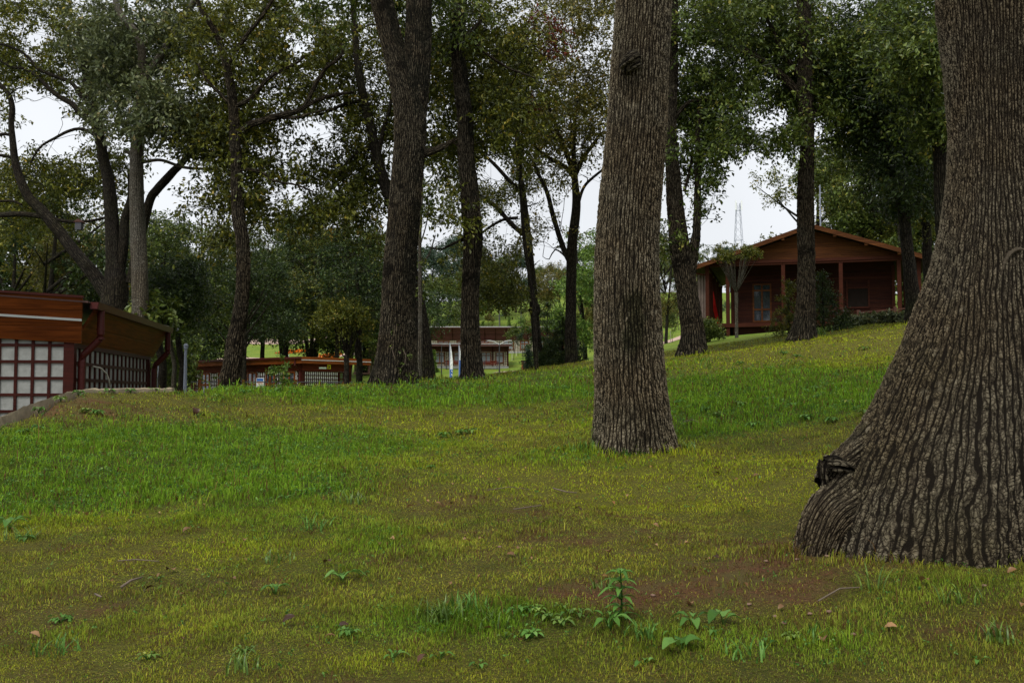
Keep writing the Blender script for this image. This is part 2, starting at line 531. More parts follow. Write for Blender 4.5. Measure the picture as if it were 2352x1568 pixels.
def ground_mat():
    m, nt, b, out = new_mat("lawn_earth")
    c = attr(nt, "cover")
    sep = nt.nodes.new("ShaderNodeSeparateColor")
    nt.links.new(c.outputs["Color"], sep.inputs[0])
    tc = nt.nodes.new("ShaderNodeTexCoord")
    n1 = noise(nt, 9, 6, tc.outputs["Object"], .7)
    n2 = noise(nt, 55, 8, tc.outputs["Object"], .85)
    n3 = noise(nt, .35, 5, tc.outputs["Object"], .6)
    near = mixc(nt, maprange(nt, n2.outputs["Fac"], .38, .66), (.018, .013, .005), (.17, .14, .03))
    near = mixc(nt, maprange(nt, n1.outputs["Fac"], .35, .65), near, (.05, .055, .012))
    near = mixc(nt, sep.outputs[0], near, (.025, .045, .008))
    near = mixc(nt, mathn(nt, 'MULTIPLY', mathn(nt, 'MULTIPLY', sep.outputs[1], maprange(nt, n2.outputs["Fac"], .42, .6)), .6), near, (.21, .20, .022))
    soil = mixc(nt, maprange(nt, n2.outputs["Fac"], .38, .64), (.030, .015, .007), (.19, .092, .042))
    n4 = noise(nt, 3.1, 5, tc.outputs["Object"], .7)
    soil = mixc(nt, maprange(nt, n4.outputs["Fac"], .42, .6), soil, (.095, .075, .025))
    near = mixc(nt, maprange(nt, mathn(nt, 'ADD', sep.outputs[2], mathn(nt, 'MULTIPLY', mathn(nt, 'SUBTRACT', n1.outputs["Fac"], .5), 1.6)), .25, .9), near, soil)
    far = mixc(nt, maprange(nt, n3.outputs["Fac"], .35, .65), (.10, .17, .020), (.17, .21, .03))
    far = mixc(nt, maprange(nt, n1.outputs["Fac"], .4, .8, 0, .35), far, (.04, .06, .012))
    sx = nt.nodes.new("ShaderNodeSeparateXYZ")
    nt.links.new(tc.outputs["Object"], sx.inputs[0])
    col = mixc(nt, maprange(nt, sx.outputs["Y"], 26, 40), near, far)
    nt.links.new(col, b.inputs["Base Color"])
    b.inputs["Roughness"].default_value = .95
    b.inputs["Specular IOR Level"].default_value = .1
    bp = nt.nodes.new("ShaderNodeBump")
    bp.inputs["Strength"].default_value = .9
    bp.inputs["Distance"].default_value = .03
    nt.links.new(mathn(nt, 'ADD', n2.outputs["Fac"], n1.outputs["Fac"]), bp.inputs["Height"])
    nt.links.new(bp.outputs[0], b.inputs["Normal"])
    return m


def grass_mat():
    m, nt, b, out = new_mat("grass_blades")
    c = attr(nt, "col")
    nt.links.new(c.outputs["Color"], b.inputs["Base Color"])
    b.inputs["Roughness"].default_value = .6
    b.inputs["Specular IOR Level"].default_value = .08
    tr = nt.nodes.new("ShaderNodeBsdfTranslucent")
    nt.links.new(c.outputs["Color"], tr.inputs[0])
    mx = nt.nodes.new("ShaderNodeMixShader")
    mx.inputs[0].default_value = .42
    nt.links.new(b.outputs[0], mx.inputs[1])
    nt.links.new(tr.outputs[0], mx.inputs[2])
    nt.links.new(mx.outputs[0], out.inputs[0])
    return m


# ------------------------------------------------------------------ object helpers
def tag(o, label=None, cat=None, group=None, kind=None):
    if label: o["label"] = label
    if cat: o["category"] = cat
    if group: o["group"] = group
    if kind: o["kind"] = kind
    return o


def thing(name, label, cat, loc=(0, 0, 0), rotz=0.0, group=None):
    o = bpy.data.objects.new(name, None)
    o.empty_display_size = .2
    C.objects.link(o)
    o.location = loc
    o.rotation_euler = (0, 0, rotz)
    return tag(o, label, cat, group)


def link_mesh(name, me, mat, parent=None):
    o = bpy.data.objects.new(name, me)
    if mat is not None:
        me.materials.append(mat)
    C.objects.link(o)
    if parent is not None:
        o.parent = parent
    return o


def copy_thing(src, loc, rotz, scale=(1, 1, 1), label=None, group=None, mats=None):
    r = src.copy()
    C.objects.link(r)
    r.location = loc
    r.rotation_euler = (0, 0, rotz)
    r.scale = scale
    if label: r["label"] = label
    if group: r["group"] = group
    for ch in list(src.children):
        c = ch.copy()
        C.objects.link(c)
        c.parent = r
        if mats and ch.name.split(".")[0] in mats and c.material_slots:
            c.material_slots[0].link = 'OBJECT'
            c.material_slots[0].material = mats[ch.name.split(".")[0]]
        for g in ch.children:
            d = g.copy()
            C.objects.link(d)
            d.parent = c
    return r


def np_mesh(name, verts, faces, smooth=False, fattr=None, vattr=None, vcol=None):
    """faces: list of int arrays (k, n) with one n each."""
    me = bpy.data.meshes.new(name)
    verts = np.asarray(verts, np.float32)
    faces = [np.asarray(f, np.int32) for f in faces if len(f)]
    nl = sum(f.size for f in faces)
    nf = sum(len(f) for f in faces)
    me.vertices.add(len(verts))
    me.vertices.foreach_set("co", verts.ravel())
    me.loops.add(nl)
    me.loops.foreach_set("vertex_index", np.concatenate([f.ravel() for f in faces]))
    me.polygons.add(nf)
    tot = np.concatenate([np.full(len(f), f.shape[1], np.int32) for f in faces])
    st = np.concatenate([[0], np.cumsum(tot)[:-1]]).astype(np.int32)
    me.polygons.foreach_set("loop_start", st)
    me.polygons.foreach_set("loop_total", tot)
    me.polygons.foreach_set("use_smooth", np.full(nf, smooth, bool))
    for k, v in (fattr or {}).items():
        a = me.attributes.new(k, 'FLOAT', 'FACE')
        a.data.foreach_set("value", np.asarray(v, np.float32))
    for k, v in (vattr or {}).items():
        v = np.asarray(v, np.float32)
        if v.ndim == 2:
            a = me.attributes.new(k, 'FLOAT_VECTOR', 'POINT')
            a.data.foreach_set("vector", v.ravel())
        else:
            a = me.attributes.new(k, 'FLOAT', 'POINT')
            a.data.foreach_set("value", v)
    for k, v in (vcol or {}).items():
        a = me.attributes.new(k, 'FLOAT_COLOR', 'POINT')
        a.data.foreach_set("color", np.asarray(v, np.float32).ravel())
    me.update(calc_edges=True)
    return me


class MB:
    """Boxes, prisms and tubes gathered into one mesh."""
    def __init__(s):
        s.v, s.f = [], []

    def add(s, vs, fs):
        k = len(s.v)
        s.v += [tuple(p) for p in vs]
        s.f += [tuple(i + k for i in f) for f in fs]
        return s

    def box(s, x0, y0, z0, x1, y1, z1):
        vs = [(x0, y0, z0), (x1, y0, z0), (x1, y1, z0), (x0, y1, z0), (x0, y0, z1), (x1, y0, z1), (x1, y1, z1), (x0, y1, z1)]
        return s.add(vs, [(0, 3, 2, 1), (4, 5, 6, 7), (0, 1, 5, 4), (1, 2, 6, 5), (2, 3, 7, 6), (3, 0, 4, 7)])

    def bar(s, a, b, w, h=None):
        """rectangular bar from a to b"""
        h = h or w
        a, b = Vector(a), Vector(b)
        d = (b - a).normalized()
        up = Vector((0, 0, 1)) if abs(d.z) < .95 else Vector((0, 1, 0))
        sx = d.cross(up).normalized() * w / 2
        sy = d.cross(sx).normalized() * h / 2
        vs = [p + i * sx + j * sy for p in (a, b) for i, j in ((-1, -1), (1, -1), (1, 1), (-1, 1))]
        return s.add(vs, [(0, 1, 2, 3), (7, 6, 5, 4), (0, 4, 5, 1), (1, 5, 6, 2), (2, 6, 7, 3), (3, 7, 4, 0)])

    def slab(s, quad, t):
        """four corners (in order) thickened by vector t"""
        q = [Vector(p) for p in quad]
        t = Vector(t)
        vs = q + [p + t for p in q]
        return s.add(vs, [(3, 2, 1, 0), (4, 5, 6, 7), (0, 1, 5, 4), (1, 2, 6, 5), (2, 3, 7, 6), (3, 0, 4, 7)])

    def prism(s, poly, t):
        q = [Vector(p) for p in poly]
        t = Vector(t)
        n = len(q)
        vs = q + [p + t for p in q]
        return s.add(vs, [tuple(range(n))[::-1], tuple(range(n, 2 * n))] + [(i, (i + 1) % n, n + (i + 1) % n, n + i) for i in range(n)])

    def tube(s, pts, r, n=8, caps=True):
        pts = [Vector(p) for p in pts]
        rr = r if isinstance(r, (list, tuple)) else [r] * len(pts)
        k0 = len(s.v)
        up = Vector((0, 0, 1))
        for i, p in enumerate(pts):
            d = (pts[min(i + 1, len(pts) - 1)] - pts[max(i - 1, 0)]).normalized()
            u = d.cross(up if abs(d.z) < .9 else Vector((0, 1, 0))).normalized()
            v = d.cross(u).normalized()
            if i and u.dot(pu) < 0: u, v = -u, -v
            pu = u
            for k in range(n):
                a = 2 * math.pi * k / n
                s.v.append(tuple(p + rr[i] * (math.cos(a) * u + math.sin(a) * v)))
        for i in range(len(pts) - 1):
            for k in range(n):
                a, b = k0 + i * n + k, k0 + i * n + (k + 1) % n
                s.f.append((a, b, b + n, a + n))
        if caps:
            s.f.append(tuple(range(k0, k0 + n))[::-1])
            s.f.append(tuple(range(len(s.v) - n, len(s.v))))
        return s

    def build(s, name, mat, parent=None, smooth=False):
        me = bpy.data.meshes.new(name)
        me.from_pydata(s.v, [], s.f)
        if smooth:
            me.polygons.foreach_set("use_smooth", [True] * len(me.polygons))
        me.update()
        return link_mesh(name, me, mat, parent)


# ------------------------------------------------------------------ tree machinery
CORD = .040


def catmull(pts, rad, step):
    pts = np.asarray(pts, float)
    rad = np.asarray(rad, float)
    if len(pts) == 2:
        n = max(2, int(np.linalg.norm(pts[1] - pts[0]) / step) + 1)
        t = np.linspace(0, 1, n)[:, None]
        return pts[0] * (1 - t) + pts[1] * t, rad[0] * (1 - t[:, 0]) + rad[1] * t[:, 0]
    q = np.vstack([2 * pts[0] - pts[1], pts, 2 * pts[-1] - pts[-2]])
    r = np.concatenate([[rad[0]], rad, [rad[-1]]])
    op, orr = [], []
    for i in range(1, len(q) - 2):
        n = max(2, int(np.linalg.norm(q[i + 1] - q[i]) / step) + 1)
        t = np.linspace(0, 1, n, endpoint=False)[:, None]
        a, b, c, d = q[i - 1], q[i], q[i + 1], q[i + 2]
        op.append(.5 * (2 * b + (c - a) * t + (2 * a - 5 * b + 4 * c - d) * t ** 2 + (-a + 3 * b - 3 * c + d) * t ** 3))
        orr.append(r[i] * (1 - t[:, 0]) + r[i + 1] * t[:, 0])
    op.append(pts[-1:])
    orr.append(rad[-1:])
    return np.vstack(op), np.concatenate(orr)


def tube_np(pts, rad, n, step, off=0.0, lump=.05, flare=None, mossz=None):
    """Returns verts, quads, bark coords, moss."""
    p, r = catmull(pts, rad, step)
    m = len(p)
    d = np.gradient(p, axis=0)
    d /= np.linalg.norm(d, axis=1)[:, None] + 1e-9
    u = np.zeros_like(p)
    ref = np.array([0, 1.0, 0]) if abs(d[0][1]) < .8 else np.array([1.0, 0, 0])
    cur = ref - d[0] * ref.dot(d[0])
    cur /= np.linalg.norm(cur)
    for i in range(m):
        cur = cur - d[i] * cur.dot(d[i])
        cur /= np.linalg.norm(cur) + 1e-9
        u[i] = cur
    v = np.cross(d, u)
    th = np.linspace(0, 2 * np.pi, n, endpoint=False)
    s = np.concatenate([[0], np.cumsum(np.linalg.norm(np.diff(p, axis=0), axis=1))])
    rr = r[:, None] * np.ones(n)[None]
    if lump:
        sc = 1.0 / max(r.mean(), .02)
        rr = rr * (1 + lump * np.sin(3 * th[None] + s[:, None] * sc * .35 + off) * np.sin(s[:, None] * sc * .6 + 2 * off) + lump * .7 * np.sin(5 * th[None] - s[:, None] * sc * .5 + off * 3) + lump * .6 * np.sin(2 * th[None] + s[:, None] * .9 + off))
    if flare is not None:
        rr = rr + flare(s[:, None], th[None], r[:, None])
    V = p[:, None] + rr[..., None] * (np.cos(th)[None, :, None] * u[:, None] + np.sin(th)[None, :, None] * v[:, None])
    r0 = float(r.mean())
    B = np.stack([np.cos(th)[None] * r0 * np.ones((m, 1)) + off, np.sin(th)[None] * r0 * np.ones((m, 1)), s[:, None] * np.ones(n)[None] + off], -1)
    cord = th[None] * max(3, round(2 * np.pi * r0 / CORD)) + 0 * r[:, None]
    moss = np.zeros((m, n))
    if mossz:
        moss = np.clip(1 - s[:, None] / mossz, 0, 1) ** 1.5 * np.ones(n)[None]
    i = np.arange(m - 1)[:, None] * n
    k = np.arange(n)[None]
    k2 = (k + 1) % n
    F = np.stack([i + k, i + k2, i + n + k2, i + n + k], -1).reshape(-1, 4)
    return V.reshape(-1, 3), F, B.reshape(-1, 3), moss.ravel(), cord.ravel()


class Wood:
    def __init__(s):
        s.V, s.F, s.B, s.M, s.K, s.n = [], [], [], [], [], 0
        s.nodes, s.nr = [], []
        s.k = 0

    def limb(s, pts, rad, n=10, step=.25, lump=.05, flare=None, mossz=None, node=True):
        s.k += 1
        v, f, b, m, kk = tube_np(pts, rad, n, step, s.k * 1.37, lump, flare, mossz)
        s.V.append(v); s.F.append(f + s.n); s.B.append(b); s.M.append(m); s.K.append(kk)
        s.n += len(v)
        if node:
            p, r = catmull(pts, rad, max(step, .3))
            s.nodes += list(p); s.nr += list(r)

    def mesh(s, name):
        return np_mesh(name, np.vstack(s.V), [np.vstack(s.F)], True, vattr={"bark": np.vstack(s.B), "moss": np.concatenate(s.M), "cord": np.concatenate(s.K)})


def grow(w, targets, rng, start_r=.03, tip_r=.008, zmin=-1e9, up=.12):
    """Thin branches from the skeleton to each clump centre."""
    nodes = np.array(w.nodes)
    nr = np.array(w.nr)
    keep = nodes[:, 2] > zmin
    nodes, nr = nodes[keep], nr[keep]
    d0 = np.array([np.min(np.linalg.norm(nodes - t, axis=1)) for t in targets])
    for i in np.argsort(d0):
        t = targets[i]
        dd = np.linalg.norm(nodes - t, axis=1) + .8 * np.maximum(0, nodes[:, 2] - t[2] + .1)
        k = int(np.argmin(dd))
        a = nodes[k]
        L = np.linalg.norm(t - a)
        if L < .15:
            continue
        mid = (a + t) / 2 + np.array([0, 0, up * L]) + rng.normal(0, .09 * L, 3)
        q1 = a * .6 + mid * .4 + rng.normal(0, .03 * L, 3)
        q2 = t * .5 + mid * .5 + rng.normal(0, .05 * L, 3)
        r0 = min(nr[k] * .7, start_r * (.5 + .35 * L))
        r0 = max(r0, tip_r * 1.2)
        w.limb([a, q1, mid, q2, t], np.linspace(r0, tip_r, 5), n=4 if r0 < .03 else 6, step=.35, lump=0, node=False)
        nodes = np.vstack([nodes, [q1, mid, q2, t]])
        nr = np.concatenate([nr, np.linspace(r0, tip_r, 5)[1:]])


def leaves(centres, radii, nsp, nlf, L, rng, reject=None, droop=.25, spread=.28, fold=.25, flat=1.0, wid=.5, twig=0.0):
    """Sprays of folded leaves round the clump centres. returns verts, faces, tint"""
    K = len(centres)
    idx = np.repeat(np.arange(K), nsp)
    dirs = rng.normal(size=(len(idx), 3))
    dirs /= np.linalg.norm(dirs, axis=1)[:, None]
    rad = np.asarray(radii)[idx] * rng.random(len(idx)) ** .45
    sc = np.asarray(centres)[idx] + dirs * rad[:, None] * np.array([1, 1, .75 * flat])
    if reject is not None:
        k = reject(sc)
        sc, dirs = sc[k], dirs[k]
    S = len(sc)
    stint = rng.normal(0, .12, S)
    ax = dirs * np.array([1, 1, .5]) + rng.normal(0, .4, (S, 3))
    ax[:, 2] -= droop
    ax /= np.linalg.norm(ax, axis=1)[:, None]
    j = np.repeat(np.arange(S), nlf)
    N = len(j)
    t = rng.uniform(-.5, .5, N)
    base = sc[j] + ax[j] * (t * spread * 2)[:, None] + rng.normal(0, spread * .22, (N, 3))
    ld = ax[j] * .6 + rng.normal(0, .7, (N, 3))
    ld[:, 2] -= .25
    ld /= np.linalg.norm(ld, axis=1)[:, None]
    up = rng.normal(0, .55, (N, 3))
    up[:, 2] += 1.0
    side = np.cross(ld, up)
    side /= np.linalg.norm(side, axis=1)[:, None] + 1e-9
    nrm = np.cross(side, ld)
    l = L * rng.uniform(.65, 1.25, N)[:, None]
    w = l * wid * rng.uniform(.8, 1.15, N)[:, None]
    v0 = base
    v1 = base + ld * l * .55 + side * w * .5 + nrm * w * fold
    v2 = base + ld * l
    v3 = base + ld * l * .55 - side * w * .5 + nrm * w * fold
    vm = base + ld * l * .5
    V = np.stack([v0, v1, v2, v3], 1).reshape(-1, 3)
    o = np.arange(N)[:, None] * 4
    F = np.concatenate([o + np.array([[0, 1, 2]]), o + np.array([[0, 2, 3]])], 1).reshape(-1, 3)
    ti = np.clip(.40 + 1.3 * stint[j] + rng.normal(0, .24, N), 0, 1)
    ti = np.repeat(ti, 2)
    if twig > 0:
        cs = np.asarray(centres)[idx]
        if reject is not None:
            cs = cs[k]
        V, F, ti = list(V), list(F), ti
        segs_a = np.vstack([cs, sc - ax * spread * .2])
        segs_b = np.vstack([sc, sc + ax * spread])
        dd = segs_b - segs_a
        dd /= np.linalg.norm(dd, axis=1)[:, None] + 1e-9
        u = np.cross(dd, [.31, .2, .93])
        u /= np.linalg.norm(u, axis=1)[:, None] + 1e-9
        v = np.cross(dd, u)
        M = len(dd)
        ring = [u, -.5 * u + .87 * v, -.5 * u - .87 * v]
        TV = np.stack([segs_a + r_ * twig for r_ in ring] + [segs_b + r_ * twig * .5 for r_ in ring], 1).reshape(-1, 3)
        o = 4 * N + np.arange(M)[:, None] * 6
        TF = np.concatenate([o + np.array([[a, b, c]]) for a, b, c in ((0, 1, 4), (0, 4, 3), (1, 2, 5), (1, 5, 4), (2, 0, 3), (2, 3, 5))], 1).reshape(-1, 3)
        V = np.vstack([np.array(V), TV])
        F = np.vstack([np.array(F), TF])
        ti = np.concatenate([ti, np.zeros(len(TF))])
    return V, F, ti


# open sky between the crowns, as seen from the lawn (px, py, rx, ry, strength)
GAPS = [(79, 72, 45, 34, .7), (60, 130, 30, 22, .5), (112, 265, 62, 52, .95), (135, 335, 45, 32, 1.0), (60, 235, 40, 50, .7), (300, 245, 16, 16, .8),
        (382, 385, 42, 24, 1.0), (350, 430, 18, 30, .7), (700, 292, 66, 20, .95), (615, 335, 60, 18, .55), (690, 440, 70, 26, .7), (760, 330, 34, 50, .6),
        (686, 101, 40, 22, .8), (440, 395, 26, 26, .5), (865, 170, 22, 40, .5), (770, 250, 28, 24, .5), (600, 400, 40, 20, .4), (520, 420, 30, 20, .5),
        (1361, 458, 34, 62, 1.0), (1300, 465, 22, 38, .8), (1262, 500, 18, 28, .6), (1135, 395, 40, 30, .9), (1075, 470, 70, 30, .0),
        (1010, 548, 44, 30, .9), (1150, 480, 40, 40, .55), (1180, 330, 20, 24, .5), (1245, 612, 50, 44, 1.0), (1275, 560, 26, 40, .8), (1155, 560, 18, 50, .5), (1370, 350, 16, 40, .5),
        (1740, 470, 84, 92, 1.0), (1700, 392, 44, 40, .9), (1790, 440, 46, 66, 1.0), (1660, 540, 40, 70, .8), (1590, 470, 20, 70, .5), (1770, 278, 50, 26, .85), (1700, 270, 30, 22, .5), (1640, 470, 20, 60, .5),
        (1876, 310, 20, 44, .75), (1885, 430, 26, 50, .2), (2055, 211, 16, 12, .8), (2140, 205, 10, 40, .5), (1555, 165, 12, 50, .6), (1630, 130, 40, 26, .5), (1740, 60, 24, 14, .6), (1905, 55, 18, 14, .5),
        (1530, 540, 12, 40, .5), (1610, 210, 20, 14, .4), (950, 460, 10, 30, .4), (30, 330, 26, 16, .5), (250, 490, 16, 30, .3)]


def gap(px, py):
    g = np.zeros_like(px)
    for cx, cy, rx, ry, s in GAPS:
        d = ((px - cx) / rx) ** 2 + ((py - cy) / ry) ** 2
        g = np.maximum(g, (s - .08) * np.clip(1.9 - 1.2 * d, 0, 1))
    return g


def sky_reject(rng, pin=.0, ymax=None):
    def f(p):
        px, py = project(p)
        n = wob(px, py, .055, 1.0) * .16 + wob(px, py, .11, 3.0) * .12
        k = rng.random(len(p)) > np.clip(gap(px, py) * 1.05 + n * 1.5 + pin + .15, 0, 1)
        if ymax is not None:
            k &= py < ymax + rng.normal(0, 14, len(p))
        return k
    return f


def clump_points(ell, rng, ymax=None):
    out = []
    for cx, cy, rx, ry, d, rd, n in ell:
        k = 0
        tries = 0
        while k < n and tries < n * 12:
            tries += 1
            a, b, c = rng.normal(size=3)
            q = math.sqrt(a * a + b * b + c * c)
            s = rng.random() ** .38 / q
            px, py = cx + rx * a * s, cy + ry * b * s
            if ymax is not None and py > ymax:
                continue
            if rng.random() < float(gap(np.array([px]), np.array([py]))[0]) - .15:
                continue
            out.append(P(px, py, max(d + rd * c * s, 4)))
            k += 1
    return np.array(out)


def pl(lst, d, dd=None):
    """picture polyline -> world polyline. items (px, py) or (px, py, d)"""
    return [P(a[0], a[1], a[2] if len(a) > 2 else d) for a in lst]


def px_r(w, d):
    return w * .5 * d / FL


def hero_tree(name, label, stems, crown, d, bark, leafm, rng_seed, L=.13, nsp=26, nlf=13, csz=.75, ring=40, step=.04, ymax=None, pin=0.0, group=None, start_r=.035, gmin=None, fl=None, cat="tree", extra=None, spread=.28, dark_side=False):
    """stems: list of (polyline px, widths px). first one is the main stem starting at the ground."""
    rng = np.random.default_rng(rng_seed)
    w = Wood()
    base = P(stems[0][0][0][0], stems[0][0][0][1], d)
    bz = gz(base[0], base[1])
    bx, by = base[0], base[1]
    for i, (pts, wid) in enumerate(stems):
        wp = pl(pts, d)
        rr = [px_r(a, d) for a in wid]
        if i == 0:
            first = (wp[0][0], wp[0][1], min(bz, wp[0][2]) - .15)
            r0 = rr[0]
            wp = [first] + wp
            rr = [rr[0] * 1.04] + rr
            def flare(s, th, r, r0=r0, sd=rng_seed):
                e = np.exp(-np.maximum(s - .15, 0) / (.55 * r0 + .12))
                return e * r0 * (.03 + .16 * np.sin(4 * th + sd) + .10 * np.sin(7 * th + 2 * sd))
            w.limb(wp, rr, n=ring, step=step, lump=.035, flare=fl or flare, mossz=1.2)
        else:
            mr = max(rr)
            w.limb(wp, rr, n=max(6, int(ring * min(1, mr / px_r(stems[0][1][0], d)) * .8)), step=step * 1.5 if mr > .1 else .12, lump=.04)
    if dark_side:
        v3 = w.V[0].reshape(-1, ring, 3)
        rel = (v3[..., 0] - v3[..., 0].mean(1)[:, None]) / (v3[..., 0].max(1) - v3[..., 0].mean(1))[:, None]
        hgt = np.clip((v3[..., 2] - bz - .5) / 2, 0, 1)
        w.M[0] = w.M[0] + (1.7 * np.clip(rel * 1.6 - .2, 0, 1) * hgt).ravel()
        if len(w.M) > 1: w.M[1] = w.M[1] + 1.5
    cl = clump_points(crown, rng, ymax)
    if extra is not None:
        cl = np.vstack([cl, extra])
    grow(w, cl, rng, start_r=start_r, zmin=bz + 1.5)
    if d < 34: FEET.append((bx, by, px_r(stems[0][1][0], d) * .95))
    root = thing(name, label, cat, (bx, by, bz), 0, group)
    me = w.mesh("trunk")
    T = -np.array([bx, by, bz], np.float32)
    co = np.empty(len(me.vertices) * 3, np.float32)
    me.vertices.foreach_get("co", co)
    co = co.reshape(-1, 3) + T
    me.vertices.foreach_set("co", co.ravel())
    link_mesh("trunk", me, bark, root)
    V, F, ti = leaves(cl, np.full(len(cl), csz * 1.2) * rng.uniform(.6, 1.35, len(cl)), max(5, int(nsp * .70)), nlf, L, rng, sky_reject(rng, pin, ymax), spread=spread, twig=.0065)
    link_mesh("crown", np_mesh("crown", V + T, [F], False, fattr={"tint": ti}), leafm, root)
    return root


# ------------------------------------------------------------------ ground sheet
def build_ground():
    ys = np.concatenate([np.linspace(-60, -2, 14), np.linspace(0, 30, 230)[0:], np.geomspace(30.5, 3000, 150)])
    us = np.sinh(np.linspace(-2.6, 2.6, 331)) / np.sinh(2.6)
    X = us[None] * (1.15 * (np.maximum(ys, 0) + 9) + 20)[:, None]
    Y = ys[:, None] * np.ones_like(X)
    Z = ground(X, Y)
    lush, yel, soil = cover(X.ravel(), Y.ravel())
    V = np.stack([X, Y, Z], -1).reshape(-1, 3)
    m, n = X.shape
    i = np.arange(m - 1)[:, None] * n
    k = np.arange(n - 1)[None]
    F = np.stack([i + k, i + k + 1, i + n + k + 1, i + n + k], -1).reshape(-1, 4)
    col = np.stack([lush, yel, soil, np.ones_like(lush)], -1)
    me = np_mesh("ground", V, [F], True, vcol={"cover": col})
    tag(link_mesh("ground", me, ground_mat()), kind="structure")


build_ground()


FEET_NOTE = 0
# trunk feet that grass must not poke through: (x, y, r)
FEET = []


def build_grass():
    rng = np.random.default_rng(3)
    Vs, Fs, Cs = [], [], []
    off = 0
    # (y0, y1, number, height scale, width)
    for y0, y1, num, hs, wd in ((3.6, 6, 190000, .8, .0038), (6, 9, 190000, .95, .0052), (9, 14, 140000, 1.15, .0080), (14, 20, 110000, 1.35, .013), (20, 33, 90000, 1.5, .020)):
        y = np.sqrt(rng.uniform(y0 ** 2, y1 ** 2, num))
        x = rng.uniform(-1, 1, num) * (y * .56 + .6)
        lush, yel, soil = cover(x, y)
        # tufts
        tx, ty = wob(x, y, 17, .3), wob(x, y, 29, 1.1)
        keep = rng.random(num) < np.clip(1.0 - .78 * soil + .25 * tx, .12, 1)
        keep &= ~((wall_step(x, y) > 0) & (y < 30))
        for fx, fy, fr in FEET:
            keep &= (x - fx) ** 2 + (y - fy) ** 2 > (fr * rng.uniform(.75, 1.1, num)) ** 2
        x, y, lush, yel, soil, tx = x[keep], y[keep], lush[keep], yel[keep], soil[keep], tx[keep]
        near = np.zeros(len(x))
        for fx, fy, fr in FEET:
            near = np.maximum(near, np.exp(-((np.hypot(x - fx, y - fy) - fr) / .25) ** 2))
        N = len(x)
        z = ground(x, y) - .005
        clm = np.clip(1 + .45 * wob(x, y, 3.3, 2.0) + .35 * wob(x, y, 8.1, .2), .45, 1.8)
        h = clm * (.014 + .014 * rng.random(N) + lush * (.020 + .028 * rng.random(N)) + near * .11 * rng.random(N)) * hs
        tall = rng.random(N) < (.012 + .03 * lush)
        h = np.where(tall, h * rng.uniform(1.6, 3.0, N), h)
        a = rng.uniform(0, 2 * np.pi, N)
        lean = rng.uniform(.15, .95, N) * h
        flatb = rng.random(N) < .30 * (1 - .7 * lush)
        lean = np.where(flatb, rng.uniform(.03, .07, N), lean)
        h = np.where(flatb, .006 + .008 * rng.random(N), h)
        dx, dy = np.cos(a), np.sin(a)
        w = wd * rng.uniform(.6, 1.3, N)
        sx, sy = -dy * w / 2, dx * w / 2
        b = np.stack([x, y, z], -1)
        s = np.stack([sx, sy, 0 * sx], -1)
        mid = b + np.stack([dx * lean * .35, dy * lean * .35, h * .6], -1)
        tip = b + np.stack([dx * lean, dy * lean, h * (1 - .25 * np.minimum(lean / h, 1.2))], -1)
        V = np.stack([b - s, b + s, mid + s * .8, mid - s * .8, tip], 1)
        o = off + np.arange(N)[:, None] * 5
        Fs.append((o + np.array([[0, 1, 2, 3]]), o + np.array([[3, 2, 4]])))
        off += 5 * N
        Vs.append(V.reshape(-1, 3))
        j = rng.random(N)[:, None]
        dry = np.array([.17, .13, .030]) * (1 - j) + np.array([.27, .22, .055]) * j
        ye = np.array([.24, .27, .012]) * (1 - j) + np.array([.42, .42, .026]) * j
        gr = np.array([.085, .175, .010]) * (1 - j) + np.array([.19, .32, .022]) * j
        br = np.array([.10, .055, .020])
        c = dry * (1 - yel[:, None]) + ye * yel[:, None]
        lg = np.clip(lush * 1.15, 0, 1)[:, None]
        c = c * (1 - lg) + gr * lg
        c = np.where((flatb & (rng.random(N) < .6))[:, None], np.array([.30, .23, .10]) * rng.uniform(.35, 1.1, (N, 1)), c)
        isb = (rng.random(N) < .14 + .5 * soil)[:, None]
        c = np.where(isb, br * rng.uniform(.7, 1.6, (N, 1)), c)
        isg = (rng.random(N) < .38)[:, None]
        c = np.where(isg & ~isb, c * .5 + gr * .5, c)
        c = c * (.97 + .34 * wob(x, y, 6.3, 5.0)[:, None] * rng.uniform(.3, 1.2, (N, 1)) + rng.uniform(-.15, .35, (N, 1)))
        c4 = np.concatenate([c, np.ones((N, 1))], 1)
        Cs.append(np.repeat(c4, 5, 0))
    V = np.vstack(Vs)
    Cc = np.vstack(Cs)
    me = np_mesh("grass", V, [np.vstack([f[0] for f in Fs]), np.vstack([f[1] for f in Fs])], False, vcol={"col": Cc})
    o = link_mesh("grass", me, grass_mat())
    tag(o, "short patchy grass, green to straw yellow, covering the sloping lawn", "grass", kind="stuff")


# ------------------------------------------------------------------ the two big trunks in front
def localise(me, T):
    co = np.empty(len(me.vertices) * 3, np.float32)
    me.vertices.foreach_get("co", co)
    co = co.reshape(-1, 3) + np.asarray(T, np.float32)
    me.vertices.foreach_set("co", co.ravel())


def out_mesh(name, w, T, mat, root):
    me = w.mesh(name)
    localise(me, T)
    return link_mesh(name, me, mat, root)


